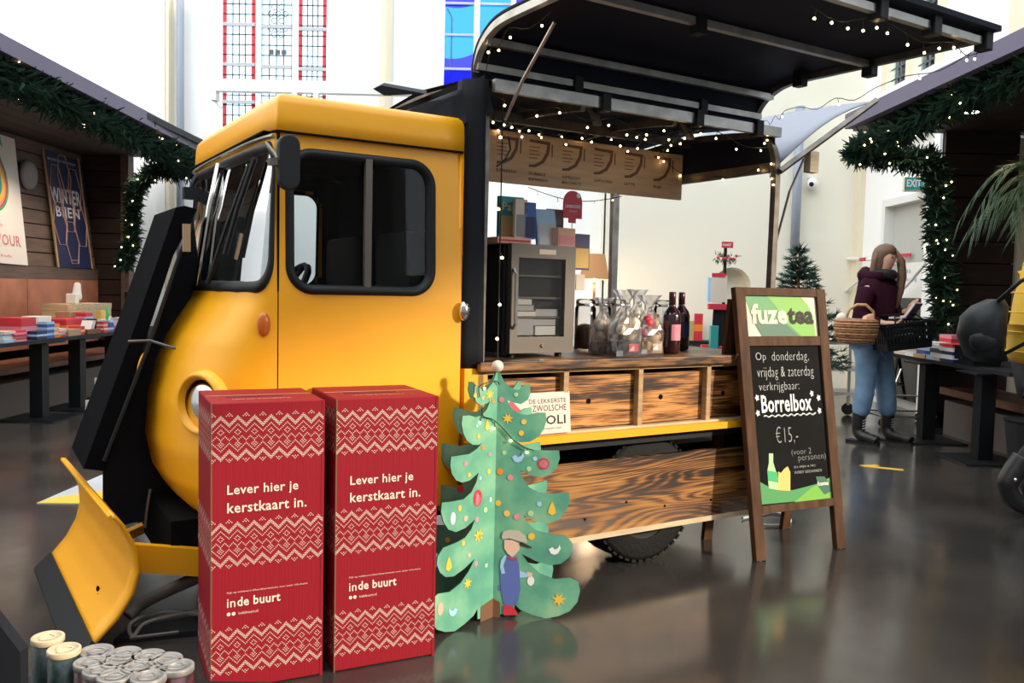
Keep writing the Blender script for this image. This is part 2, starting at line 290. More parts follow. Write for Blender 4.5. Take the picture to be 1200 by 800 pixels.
# pilasters and pipes
P0 = atY(445, 50, 10.95)[0]; P1 = atY(459.5, 50, 10.95)[0]
struct('trim_4', MB().loft([[(P0 + (P1 - P0) * i / 8, 10.98 - .12 * sin(pi * i / 8), z) for i in range(9)] for z in (0, 8)], cap=False, closed=False), 'stone')
struct('trim_5', MB().box(atY(187, 120, 10.95)[0], atY(197, 120, 10.95)[0], 10.85, 11, 0, 8), 'white_wall')
struct('trim_6', MB().box(atY(199, 120, 10.95)[0], atY(202.5, 120, 10.95)[0], 10.82, 11, 0, 8), 'stone')
x = atY(212, 120, 10.9)[0]
tag(part('drain_pipe', MB().tube([(x, 10.88, 0), (x, 10.88, 8)], .045, 12), 'grey_pipe', None, True), 'grey drain pipe running up the white wall left of the truck cab', 'pipe')
a = atY(931, 295, 10.6)
tag(part('wall_pipe', MB().tube([(a[0], 10.6, a[2]), (a[0], 10.6, 3.5)], .055, 12), 'grey_pipe', None, True), 'blue-grey pipe on the cream wall above the fir tree', 'pipe')
a, b = atY(247, 100, 10.3), atY(520, 107, 10.3)
t = thing('steel_beam', 'white horizontal beam with small brackets crossing in front of the leaded window', 'beam', (a[0], 10.3, a[2]))
part('bar', MB().box(0, b[0] - a[0], -.05, .05, -.07, .07), 'white', t)
for xx in (.05, 1.0, 1.25): part('bracket', MB().box(xx - .03, xx + .03, -.06, .06, -.18, -.07).tube([(xx, 0, -.18), (xx + .08, 0, -.26)], .015), 'white', t)
# window 1: three leaded lights with red borders
w1 = bpy.data.objects.new('window_1', None); COL.objects.link(w1); w1['kind'] = 'structure'
for i, (xa, xb) in enumerate(((260.5, 298.5), (305.5, 341.5), (349.5, 382))):
    A, B = atY(xa, 40, 11.0)[0], atY(xb, 40, 11.0)[0]; bw = .045 if i != 1 else .012
    struct('pane', MB().box(A, B, 11.05, 11.06, 2.6, 8), 'leaded', w1)
    struct('glass_border', MB().box(A, A + bw, 11.02, 11.04, 2.6, 8).box(B - bw, B, 11.02, 11.04, 2.6, 8), 'red' if i != 1 else 'lightblue', w1)
    g = MB(); n = 4
    for k in range(1, n): x = A + bw + (B - A - 2 * bw) * k / n; g.box(x - .006, x + .006, 11.02, 11.035, 2.6, 8)
    z = 2.7
    while z < 6: g.box(A, B, 11.02, 11.035, z - .006, z + .006); z += .125
    q = struct('lead_grid', g, 'lead', w1); q['kind'] = 'stuff'
    for y in (31, 78, 122, -15): z = atY((xa + xb) / 2, y, 11)[2] - .03 * (i - 1); struct('saddle_bar', MB().box(A, B, 11.0, 11.04, z - .02, z + .02), 'silver_grey', w1)
    if i == 1:
        g = MB()
        for (y, nn) in ((8, 2), (16, 3), (24, 2), (33, 3), (40, 2)):
            for k in range(nn): x = (A + B) / 2 + .02 + (k - (nn - 1) / 2) * .09; z = atY(324, y, 11)[2]; g.tube([(x + .035 * cos(t), 11.01, z + .035 * sin(t)) for t in [2 * pi * j / 10 for j in range(10)]], .006, 5, closed=True)
        for k in range(3): x = (A + B) / 2 - .06 + k * .08; z = atY(324, 61, 11)[2]; g.box(x - .03, x + .03, 11.0, 11.01, z - .03, z + .03)
        q = struct('etched_motif', g, 'lead', w1); q['kind'] = 'stuff'
# window 2: blue stained glass
w2 = bpy.data.objects.new('window_2', None); COL.objects.link(w2); w2['kind'] = 'structure'
def zz(y, x=560): return atY(x, y, 11)[2]
lights = [(520.5, 555.5), (562, 598), (604, 640)]
for i, (xa, xb) in enumerate(lights):
    A, B = atY(xa, 40, 11)[0], atY(xb, 40, 11)[0]; m = (A + B) / 2
    if i == 0: rows = [(110, 82, 82, 'blue_glass'), (82, 68, 62, 'blue_glass'), (68, 7, 4, 'cyan_glass'), (7, -10, -10, 'blue_glass'), (-10, -90, -90, 'cyan_glass')]
    elif i == 1: rows = [(110, 82, 82, 'cyan_glass'), (82, 66, 60, 'blue_glass'), (64, 24, 20, 'cyan_glass'), (22, -90, -90, 'cyan_glass')]
    else: rows = [(110, 70, 70, 'blue_glass'), (70, 4, 4, 'cyan_glass'), (4, -4, -4, 'blue_glass'), (-4, -90, -90, 'cyan_glass')]
    prev = None
    for (yl, yt, yt2, mm) in rows:
        lo = prev or [(A, zz(yl)), (B, zz(yl))]
        hi = [(A + (B - A) * k / 6, zz(yt + (yt2 - yt) * k / 6 + (3 * sin(pi * k / 6) if yt != yt2 else 0))) for k in range(7)]
        struct('pane', MB().prism(lo + hi[::-1], 11.04, 11.05), mm, w2); prev = hi
    if i == 0: struct('pane', MB().prism([(A, zz(110)), (A + .1, zz(110)), (A + .1, zz(82)), (A, zz(82))], 11.03, 11.038), 'cyan_glass', w2); struct('lead_line', MB().tube([(A + .03, 11.02, zz(10)), (A + .09, 11.02, zz(20)), (A + .09, 11.02, zz(80))], .008, 5), 'lead', w2)
    for y in (4, 41, 81, -35): struct('saddle_bar', MB().box(A, B, 11.0, 11.035, zz(y) - .014, zz(y) + .014), 'silver_grey', w2)
struct('window_mullion', MB().box(atY(555.5, 40, 11)[0], atY(562, 40, 11)[0], 10.95, 11.1, 3.5, 8).box(atY(598, 40, 11)[0], atY(604, 40, 11)[0], 10.95, 11.1, 3.5, 8).box(atY(640, 40, 11)[0], 1.0, 10.98, 11.1, 3.5, 8), 'white', w2)
# window 3 high on the aisle wall
w3 = bpy.data.objects.new('window_3', None); COL.objects.link(w3); w3['kind'] = 'structure'
struct('window_mullion', MB().box(XR, XR + .14, 9.42, 9.62, 3.6, 8).box(XR + .0, XR + .14, 8.75, 8.95, 3.6, 8).box(XR, XR + .14, 10.1, 10.25, 3.6, 8), 'stone', w3)
for a, b in ((8.95, 9.42), (9.62, 10.1)):
    struct('pane', MB().box(XR + .08, XR + .09, a, b, 3.6, 8), 'leaded', w3); g = MB()
    for k in range(1, 4): y = a + (b - a) * k / 4; g.box(XR + .05, XR + .065, y - .006, y + .006, 3.6, 8)
    z = 3.7
    while z < 6: g.box(XR + .05, XR + .065, a, b, z - .006, z + .006); z += .12
    q = struct('lead_grid', g, 'lead', w3); q['kind'] = 'stuff'
# door in the aisle wall
d1 = bpy.data.objects.new('door_1', None); COL.objects.link(d1); d1['kind'] = 'structure'
struct('door_frame', MB().box(XR - .03, XR + .1, 9.9, 9.98, 0, 2.32).box(XR - .03, XR + .1, 8.98, 9.9, 2.24, 2.32), 'white', d1)
struct('door_panel', MB().box(XR + .08, XR + .1, 8.98, 9.9, 0, 2.24), 'door_grey', d1)
struct('glazing', MB().box(XR + .05, XR + .06, 8.98, 9.9, .1, 1.5), 'pane_glass', d1)
for py, n_ in ((299, 1), (313, 1), (341, 2)):
    P = atX(1062, py, XR + .045); struct('red_strip', MB().box(XR + .03, XR + .045, P[1] - .12 * n_, P[1] + .12, P[2] - (.018 if n_ == 1 else .035), P[2] + (.018 if n_ == 1 else .035)), 'red', d1)
P = atX(1074, 325, XR + .04)
nt_ = MB().box(XR + .02, XR + .03, P[1] - .28, P[1] + .3, P[2] - .22, P[2] + .16)
q = part('door_notice', nt_, 'white', None); tag(q, 'white paper notice taped to the glass door in the aisle wall', 'notice')
for k, tx in enumerate(('Dit is', 'geen uitgang')): text(tx, 'blue', q, Matrix(((0, 0, -1, XR + .018), (-1, 0, 0, P[1] + .24), (0, 1, 0, P[2] + .05 - k * .1), (0, 0, 0, 1))), h=.05)
# white railing behind the aisle (stair rails seen past the woman)
t = thing('stair_railing', 'white stair railing behind the reading woman, with a red marker', 'railing', (XR - .12, 10, 0))
f = lambda x, y: atX(x, y, XR - .12) - Vector((XR - .12, 10, 0))
part('post', MB().box(-.02, .02, f(992, 310)[1] - .02, f(992, 310)[1] + .02, 0, f(992, 303)[2]), 'white', t)
part('rail', MB().tube([f(992, 303), f(1018, 304), f(1030, 304)], .018), 'white', t)
part('rail', MB().tube([f(984, 348), f(1000, 334), f(1040, 300)], .018), 'white', t)
part('rail', MB().tube([f(1040, 352), f(1062, 335), f(1085, 308)], .018), 'white', t)
part('marker', MB().box(-.03, .0, f(1012, 304)[1] - .1, f(1012, 304)[1] + .06, f(1012, 304)[2] - .02, f(1012, 304)[2] + .02), 'red', t)
# exit sign and camera
P = atY(1072, 216, 9.0)
t = thing('exit_sign', 'green EXIT sign box sticking out from the wall left of the garland', 'sign', P)
part('housing', MB().box(-.12, .13, -.03, .03, -.075, .075), 'cream', t, bevel=.01)
part('sign_panel', MB().box(-.12, .07, -.035, -.03, -.06, .065), 'teal', t)
text('EXIT', 'white', t, XZ(-.1, -.037, -.03), .15, .075, bold=.03)
part('arm', MB().tube([(.13, 0, .04), (.24, 0, .04)], .012), 'black_metal', t)
P = atY(952, 216, 10.6)
t = thing('dome_camera', 'small white dome security camera on the wall above the fir tree', 'camera', P)
part('dome', MB().ball((0, 0, 0), .075, 14, 8), 'white', t, True); part('lens', MB().ball((-.03, -.055, -.005), .03, 10, 6), 'black_metal', t, True); part('mount', MB().box(-.03, .06, 0, .1, .04, .09), 'white', t)
# ================================================================ pavilions
def pavilion_left():
    t = thing('wooden_pavilion', 'dark wooden reading pavilion on the left with posters and copper panels', 'pavilion', (-4.9, 8, 0))
    def X(p): return (p[0] + 4.9, p[1] - 8, p[2])
    def L(x, y, z): return (x + 4.9, y - 8, z)
    part('fascia', MB().add([L(-3.26, 4.6, 2.655), L(-3.47, 9.72, 2.63), L(-3.47, 9.72, 2.765), L(-3.26, 4.6, 2.76), L(-3.34, 4.6, 2.655), L(-3.55, 9.72, 2.63), L(-3.55, 9.72, 2.765), L(-3.34, 4.6, 2.76)], [(0, 1, 2, 3), (4, 7, 6, 5), (3, 2, 6, 7), (0, 4, 5, 1), (1, 5, 6, 2), (0, 3, 7, 4)]), 'fascia', t)
    for k in range(8):
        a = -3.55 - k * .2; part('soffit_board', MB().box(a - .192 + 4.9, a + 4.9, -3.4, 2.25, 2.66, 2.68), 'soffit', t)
    part('roof', MB().box(-5.2 + 4.9, -3.4 + 4.9, -3.4, 2.25, 2.69, 2.75), 'charcoal', t)
    # leaning back wall of planks; top leans away from the aisle
    n = 9; z0, zt = 1.335, 2.66; hh = (zt - z0) / n
    for k in range(n):
        za, zb = z0 + k * hh, z0 + (k + 1) * hh - .012; xa, xb = -4.9 - (za - z0) * .12, -4.9 - (zb - z0) * .12
        for ya, yb in ((5.6, 8.45), (8.46, 10.12)):
            o = .02 * (yb > 9)
            part('plank', MB().add([L(xa, ya, za), L(xa, yb, za), L(xb, yb, zb), L(xb, ya, zb), L(xa - .03, ya, za), L(xa - .03, yb, za), L(xb - .03, yb, zb), L(xb - .03, ya, zb)], [(0, 1, 2, 3), (4, 7, 6, 5), (3, 2, 6, 7), (0, 4, 5, 1)]), 'plank', t)
    part('backing', MB().box(-.5, -.24, -2.6, 2.2, 0, 2.66), 'cab_dark', t)
    part('plank', MB().box(-.03, .03, -2.4, 2.12, 1.2, 1.33), 'plank', t, label='smooth horizontal board above the copper panels')
    for ya, yb in ((-2.4, .62), (.63, 2.1)): part('copper_panel', MB().box(-.02, .04, ya, yb, .5, 1.2), 'copper', t)
    # end wall
    for k in range(12):
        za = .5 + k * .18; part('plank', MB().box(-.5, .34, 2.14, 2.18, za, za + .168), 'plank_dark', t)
    part('end_backing', MB().box(-.5, .36, 2.18, 2.2, .0, 2.69), 'cab_dark', t)
    part('corner_post', MB().box(.33, .42, 2.05, 2.19, 0, 2.66), 'plank', t)
    P = atX(38, 205, -4.93); part('wall_speaker', MB().lathe([(.15, 0), (.15, .03), (.12, .04), (.01, .04)], 24, Matrix.Translation(L(-4.985, P[1], P[2])) @ Matrix.Rotation(pi / 2, 4, 'Y')), 'grey', t, True)
    for (px, py) in ((27, 111), (99, 141)):
        P = onz(px, py, 2.62); q = part('spotlight', MB().lathe([(.055, 0), (.06, .07), (.03, .09)], 14, Matrix.Translation(L(P[0], P[1], P[2] - .03))), 'charcoal', t, True); part('lamp_face', MB().lathe([(.05, -.002), (.05, .003)], 14, Matrix.Translation(L(P[0], P[1], P[2] - .03))), 'spot', q)
    # bench along the back
    part('bench_seat', MB().box(.1, .6, -1.5, 2.0, .38, .43), 'bench_wood', t); part('bench_front', MB().box(.12, .56, -1.5, 2.0, .0, .3), 'bench_grey', t)
pavilion_left()
def pavilion_right():
    ox, oy = 3.0, 8.0
    t = thing('wooden_pavilion', 'dark wooden pavilion on the right with lilac fascia, behind the yellow jacket', 'pavilion', (ox, oy, 0))
    def L(x, y, z): return (x - ox, y - oy, z)
    part('fascia', MB().add([L(2.985, 7.95, 2.73), L(3.06, 4.0, 2.73), L(3.06, 4.0, 2.84), L(2.985, 7.95, 2.86), L(3.065, 7.95, 2.73), L(3.14, 4.0, 2.73), L(3.14, 4.0, 2.84), L(3.065, 7.95, 2.86)], [(0, 3, 2, 1), (4, 5, 6, 7), (3, 7, 6, 2), (0, 1, 5, 4), (0, 4, 7, 3)]), 'fascia', t)
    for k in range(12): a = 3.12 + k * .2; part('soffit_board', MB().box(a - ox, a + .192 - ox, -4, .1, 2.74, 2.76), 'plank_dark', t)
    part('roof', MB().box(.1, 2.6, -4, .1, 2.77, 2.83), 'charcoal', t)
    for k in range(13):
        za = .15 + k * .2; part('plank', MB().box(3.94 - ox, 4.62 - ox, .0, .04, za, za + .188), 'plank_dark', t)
    part('end_backing', MB().box(3.94 - ox, 4.62 - ox, .04, .06, 0, 2.74), 'cab_dark', t)
    part('plaster_panel', MB().box(4.62 - ox, 5.6 - ox, .02, .08, 0, 2.7), 'stone', t)
    for (px, py) in ((1066, 155), (1139, 127)):
        P = onz(px, py, 2.7); q = part('spotlight', MB().lathe([(.055, 0), (.06, .05), (.03, .07)], 14, Matrix.Translation(L(P[0], P[1], P[2] - .03))), 'charcoal', t, True); part('lamp_face', MB().lathe([(.052, -.002), (.052, .003)], 14, Matrix.Translation(L(P[0], P[1], P[2] - .03))), 'spot', q)
    part('bench_seat', MB().box(.85, 1.3, -3, -.3, .36, .42), 'bench_wood', t); part('bench_front', MB().box(.9, 1.3, -3, -.3, 0, .3), 'bench_grey', t)
    part('back_panel', MB().box(1.9, 1.98, -4, 0, 0, 2.7), 'plank_dark', t)
pavilion_right()
# lamps of the pavilion spotlights
for k, (x, y, z, e) in enumerate(((-4.3, 6.6, 2.6, 45), (-4.3, 8.3, 2.6, 45), (-4.2, 9.4, 2.6, 25), (3.5, 7.6, 2.66, 14), (3.5, 6.2, 2.66, 14))):
    l = bpy.data.lights.new('spotlight_lamp', 'SPOT'); l.energy = e; l.color = (1, .8, .6); l.spot_size = 2.2; l.spot_blend = .8; l.shadow_soft_size = .05; q = bpy.data.objects.new('spotlight_lamp', l); COL.objects.link(q); q.location = (x, y, z)
# ---------------------------------------------------------------- garlands
def garland(label, path, r, nb, dens=900, seed=1, group=None):
    rnd = random.Random(seed); P = smoothpath(path, 10); o = Vector(path[0])
    t = thing('garland', label, 'garland', o)
    mb = MB(); L = len(P)
    for i in range(dens):
        k = rnd.random() * (L - 1.001); a = P[int(k)].lerp(P[int(k) + 1], k % 1) - o
        d = Vector((rnd.gauss(0, 1), rnd.gauss(0, 1), rnd.gauss(0, 1))).normalized(); c = a + d * r * rnd.uniform(.1, .75)
        d2 = (d + Vector((rnd.gauss(0, .5), rnd.gauss(0, .5), rnd.gauss(0, .5)))).normalized() ; ln = rnd.uniform(.06, .11)
        s_ = d2.orthogonal().normalized(); q = d2.cross(s_)
        for m_ in range(3): # needle tuft: three crossed slivers
            w_ = (s_ * cos(m_ * 1.05) + q * sin(m_ * 1.05)) * .011
            mb.add([c - w_, c + w_, c + d2 * ln + w_ * .25, c + d2 * ln - w_ * .25], [(0, 1, 2, 3)])
    f = part('foliage', mb, 'garland', t); f['kind'] = 'stuff'
    bm_ = MB().ball((0, 0, 0), .0075, 6, 4).mesh('bulb', 'bulb')
    for i in range(nb):
        k = rnd.random() * (L - 1.001); a = P[int(k)].lerp(P[int(k) + 1], k % 1) - o
        d = Vector((rnd.gauss(0, 1) , rnd.gauss(0, 1) - .8, rnd.gauss(0, 1))).normalized(); b = link('bulb', bm_, t); b.location = a + d * r * .95
    return t
garland('pine garland with fairy lights under the left pavilion eave', [(-3.42, 4.7, 2.56), (-3.45, 6, 2.55), (-3.5, 7.5, 2.54), (-3.55, 9.0, 2.5), (-3.6, 9.6, 2.45)], .17, 30, 4200, 2)
garland('pine garland hanging down the left pavilion corner post', [(-3.75, 9.65, 2.42), (-4.0, 9.62, 2.42), (-4.2, 9.6, 2.2), (-4.24, 9.6, 1.9), (-4.25, 9.6, 1.6), (-4.34, 9.6, 1.38)], .1, 14, 2000, 3)
garland('pine garland with fairy lights along the right pavilion eave', [(3.12, 7.9, 2.55), (3.2, 7.2, 2.62), (3.2, 6.2, 2.66), (3.22, 5.2, 2.66)], .15, 24, 3400, 4)
garland('pine garland hanging down beside the right pavilion planks', [(3.05, 7.9, 2.5), (3.5, 7.85, 2.46), (3.76, 7.85, 2.4), (3.82, 7.85, 2.0), (3.86, 7.85, 1.6), (3.92, 7.85, 1.2), (3.96, 7.85, .95)], .13, 32, 3600, 5)
# ---------------------------------------------------------------- posters
def quad_panel(name, c4, m, label, cat, th=.012):
    """flat panel from four corners: bottom-left, bottom-right, top-right, top-left"""
    a, b, c, d = [Vector(p) for p in c4]; n = (b - a).cross(d - a).normalized(); o = (a + b) / 2
    t = thing(name, label, cat, o); v = [p - o for p in (a, b, c, d)]
    part('panel', MB().add(v + [p - n * th for p in v], [(0, 1, 2, 3), (4, 7, 6, 5), (0, 4, 5, 1), (1, 5, 6, 2), (2, 6, 7, 3), (3, 7, 4, 0)]), m, t)
    x = (b - a).normalized(); y = n.cross(x); Mx = Matrix(((x[0], y[0], n[0], v[0][0] + n[0] * .004), (x[1], y[1], n[1], v[0][1] + n[1] * .004), (x[2], y[2], n[2], v[0][2] + n[2] * .004), (0, 0, 0, 1)))
    return t, Mx, (b - a).length, (d - a).length
def wallX(px, py): # on leaning wall, slightly in front
    X = -4.86
    for _ in range(6): P = atX(px, py, X); X = -4.86 - (P[2] - 1.335) * .12
    return P
t, Mx, w_, h_ = quad_panel('bee_poster', [wallX(68, 313), wallX(107.5, 314.5), wallX(96, 190), wallX(53, 175)], 'navy', 'tall navy poster with honeycomb lines reading WINTER BIJEN', 'poster')
def TM(Mx, x, y, z=0): return Mx @ Matrix.Translation((x, y, z))
text('WINTER', 'bee_text', t, TM(Mx, .05 * w_, .56 * h_), .86 * w_, .13 * h_, bold=.02); text('BIJEN', 'bee_text', t, TM(Mx, .14 * w_, .41 * h_), .68 * w_, .12 * h_, bold=.02)
text('BOEKEN EN MEER', 'bee_text', t, TM(Mx, .1 * w_, .92 * h_), .8 * w_, .02 * h_); text('WINTER', 'bee_text', t, TM(Mx, .4 * w_, .06 * h_), .2 * w_, .012 * h_)
hx = MB()
for (cx, cy) in ((.5, .8), (.26, .7), (.76, .7), (.5, .5), (.22, .38), (.8, .38), (.5, .22)):
    pts = [Mx @ Vector((w_ * (cx + .19 * cos(k * pi / 3)), h_ * cy + w_ * .36 * sin(k * pi / 3), .002)) for k in range(6)]; hx.tube(pts, .006, 4, closed=True)
part('honeycomb_lines', hx, 'copper_line', t)
part('edge_strip', MB().tube([Mx @ Vector((0, 0, 0)), Mx @ Vector((0, h_, 0))], .015, 5), 'card_brown', t); part('edge_strip', MB().tube([Mx @ Vector((w_, 0, 0)), Mx @ Vector((w_, h_, 0))], .012, 5), 'card_brown', t)
A_, B_, C_, D_ = wallX(-34, 305), wallX(33, 311), wallX(17, 163), wallX(-52, 140)
t, Mx, w_, h_ = quad_panel('drop_poster', [A_, B_, C_, D_], 'white', 'white poster with rainbow teardrop swirl and pink lettering reading FLAVOUR', 'poster')
for k, (cc, rr) in enumerate((('green', .235), ('red', .215), ('pink', .2), ('yellow_print', .18), ('teal', .14), ('navy', .11), ('blue', .095), ('red', .07), ('purple', .04))):
    cx, cy = .48 * w_, .62 * h_; s_ = rr * h_
    pts = [Mx @ Vector((cx + s_ * .95 * cos(a), cy + s_ * sin(a), .001 + k * .0012)) for a in [pi + pi * j / 14 for j in range(15)]] + [Mx @ Vector((cx + s_ * .9, cy + s_ * .4, .001 + k * .0012)), Mx @ Vector((cx + s_ * .45, cy + s_ * 1.35, .001 + k * .0012)), Mx @ Vector((cx - s_ * .5, cy + s_ * .9, .001 + k * .0012))]
    part('swirl', MB().add(pts, [tuple(range(len(pts)))]), cc, t)
part('swirl', MB().add([Mx @ Vector(p) for p in ((.66 * w_, .93 * h_, .014), (.74 * w_, .9 * h_, .014), (.72 * w_, .98 * h_, .014))], [(0, 1, 2)]), 'green', t)
text('FLAVOUR', 'pink', t, TM(Mx, .2 * w_, .14 * h_), .7 * w_, .085 * h_, bold=.01); text('taste is', 'pink', t, TM(Mx, .35 * w_, .28 * h_), .25 * w_, .03 * h_); text('boeken & koffie', 'pink', t, TM(Mx, .3 * w_, .05 * h_), .4 * w_, .02 * h_)
# ================================================================ the truck
TA = .55488
g0 = onz(762, 657); un = Vector((-sin(TA), cos(TA), 0)); T = Fr(g0 - un * .06, TA)
TK = thing('coffee_truck', 'yellow small coffee truck with plough blade, scorched-wood counter and raised black side canopy', 'truck', T.o, TA)
WD = 1.25; S0 = -1.71; SR = -1.02
FS = [(.38, -1.9), (.42, -1.94), (.5, -1.985), (.62, -2.01), (.78, -2.0), (.9, -1.97), (1.0, -1.93), (1.08, -1.88), (1.14, -1.84), (1.19, -1.825), (1.45, -1.79), (1.66, -1.745), (1.72, -1.735), (1.83, -1.72)]
def sgnp(x, p): return math.copysign(abs(x) ** p, x)
def front(w, z, inset=0):
    f = interp(FS, z) + inset; t = w * pi; p = .72
    return Vector((S0 + (f - S0) * sin(t) ** p * (1 + .0 * w), WD / 2 - (WD / 2 - inset) * sgnp(cos(t), p), z))
def tumble(z): return .02 * max(0, (z - 1.15)) / .55
Z0, Z1 = .39, 1.703
def Wf(w, z, inset=0): p = front(w, z, inset); tb = tumble(z); p.y = p.y + tb * (1 - 2 * p.y / WD); return p
NW, NZ = 150, 96
# windscreen hole in (w,z)
WA, WB, WZA, WZB = .035, .965, 1.192, 1.655
def inside(x, y, x0, x1, y0, y1, rx, ry):
    if not (x0 < x < x1 and y0 < y < y1): return False
    dx = max(x0 + rx - x, x - (x1 - rx), 0) / rx; dy = max(y0 + ry - y, y - (y1 - ry), 0) / ry
    return dx * dx + dy * dy < 1
def hs(u, v): return inside(u, Z0 + (Z1 - Z0) * v, WA, WB, WZA, WZB, .12, .1)
gz = lambda v: Z0 + (Z1 - Z0) * v
body = MB(); body.grid(lambda u, v: Wf(u, gz(v)), NW, NZ, lambda u, v: not hs(u, v))
# far side and rear wall
WS0, WS1, WZ0, WZ1, WR = -1.665, -1.145, 1.187, 1.642, .075
def hd(u, v): return inside(SR + (S0 - SR) * u, gz(v), WS0, WS1, WZ0, WZ1, WR, WR)
body.grid(lambda u, v: (SR + (S0 - SR) * u, WD - tumble(gz(v)), gz(v)), 50, NZ, lambda u, v: not hd(u, v))
body.box(SR - .01, SR, .01, WD - .01, Z0, Z1)
part('cab_body', body, 'yellow', TK, True)
door = MB(); door.grid(lambda u, v: (S0 + .004 + (SR - S0 - .004) * u, tumble(gz(v)), gz(v)), 50, NZ, lambda u, v: not hd(1 - u, v))
door.grid(lambda u, v: (SR, .0 + .03 * u, gz(v)), 2, 10)
dr = part('door', door, 'yellow', TK, True)
part('door_seam', MB().box(S0 - .001, S0 + .005, .001, .01, Z0, Z1), 'cab_dark', TK)
# dark lining
ln = MB(); ln.grid(lambda u, v: Wf(u, gz(v), .03), 60, 48, lambda u, v: not hs(u, v)); ln.grid(lambda u, v: (S0 + (SR - S0) * u, .035, gz(v)), 30, 48, lambda u, v: not hd(1 - u, v)); ln.grid(lambda u, v: (SR + (S0 - SR) * u, WD - .035, gz(v)), 30, 48, lambda u, v: not hd(u, v))
ln.box(SR - .04, SR - .012, .03, WD - .03, Z0, Z1); ln.box(-1.9, SR, .04, WD - .04, .75, .8); ln.box(-1.75, SR - .02, .04, WD - .04, 1.7, 1.705)
part('cab_lining', ln, 'cab_dark', TK)
# glass
gl = MB(); gl.grid(lambda u, v: Wf(u, gz(v), .008), NW, NZ, hs); part('windscreen', gl, 'cab_glass', TK, True)
gl = MB(); gl.grid(lambda u, v: (S0 + (SR - S0) * u, .012 + tumble(gz(v)), gz(v)), 50, NZ, lambda u, v: hd(1 - u, v)); dg = part('door_window', gl, 'cab_glass', dr)
gl = MB(); gl.grid(lambda u, v: (SR + (S0 - SR) * u, WD - .012 - tumble(gz(v)), gz(v)), 50, NZ, hd); part('far_door_window', gl, 'cab_glass', TK)
def ringmesh(outer, inner, fn, th):
    n = len(outer); vs = [fn(*p, 0) for p in outer] + [fn((a[0] * .8 + b[0] * .2), (a[1] * .8 + b[1] * .2), th) for a, b in zip(outer, inner)] + [fn((a[0] * .25 + b[0] * .75), (a[1] * .25 + b[1] * .75), th) for a, b in zip(outer, inner)] + [fn(*p, -.012) for p in inner]
    return MB().add(vs, [(k * n + i, k * n + (i + 1) % n, (k + 1) * n + (i + 1) % n, (k + 1) * n + i) for k in range(3) for i in range(n)])
def dsf(s, z, off): return Vector((s, tumble(z) - off, z))
part('window_seal', ringmesh(rrect(WS0 - .018, WS1 + .018, WZ0 - .018, WZ1 + .018, WR + .02, 10), rrect(WS0 + .016, WS1 - .016, WZ0 + .016, WZ1 - .016, WR - .015, 10), dsf, .012), 'black_rubber', dr, True)
part('far_window_seal', ringmesh(rrect(WS0 - .018, WS1 + .018, WZ0 - .018, WZ1 + .018, WR + .02, 10), rrect(WS0 + .016, WS1 - .016, WZ0 + .016, WZ1 - .016, WR - .015, 10), lambda s, z, o: Vector((s, WD - tumble(z) + o, z)), .012), 'black_rubber', TK, True)
def wsf(w, z, off): return Wf(min(max(w, .0), 1), z, -off)
def dense(pts, k=6):
    out = []
    for i, p in enumerate(pts):
        q = pts[(i + 1) % len(pts)]
        for j in range(k): out.append((p[0] + (q[0] - p[0]) * j / k, p[1] + (q[1] - p[1]) * j / k))
    return out
part('windscreen_seal', ringmesh(dense(rrect(WA - .022, WB + .022, WZA - .022, WZB + .02, .11, 8, rx=.12)), dense(rrect(WA + .02, WB - .02, WZA + .02, WZB - .018, .085, 8, rx=.1)), wsf, .012), 'black_rubber', TK, True)
x = T.at(431, 250, .01)[0]; part('window_divider', MB().box(x - .012, x + .012, .0, .02, WZ0, WZ1), 'steel', dr)
# roof cap
def outline(z, ins, zf):
    pts = []; c = Vector((-1.4, WD / 2, 0))
    P = [Vector((SR - .04 + .03 - (SR - S0) * k / 8 * 1.0, 0, 0)) for k in range(8)]
    P = [Vector((SR, 0, 0)) + Vector((S0 - SR, 0, 0)) * k / 8 for k in range(8)] + [front(k / 30, zf) for k in range(31)] + [Vector((S0, WD, 0)) + Vector((SR - S0, 0, 0)) * k / 8 for k in range(1, 9)]
    for p in P:
        x = p.x + ins * max(-1, min(1, (c.x - p.x) / .3)); y = p.y + ins * max(-1, min(1, (c.y - p.y) / .35)); pts.append((x, y, z))
    return pts
part('roof', MB().loft([outline(1.70, .012, 1.7), outline(1.706, .0, 1.71), outline(1.75, .0, 1.75), outline(1.795, .001, 1.79), outline(1.815, .006, 1.8), outline(1.828, .018, 1.8), outline(1.833, .04, 1.8), outline(1.836, .13, 1.8)]), 'yellow', TK, True)
part('roof_gutter', MB().tube([Vector(p) for p in outline(1.703, .004, 1.7)], .005, 6), 'cab_dark', TK)
part('brow_trim', MB().tube([Wf(k / 30, 1.688, -.012) for k in range(2, 29)], .006, 6), 'alu', TK)
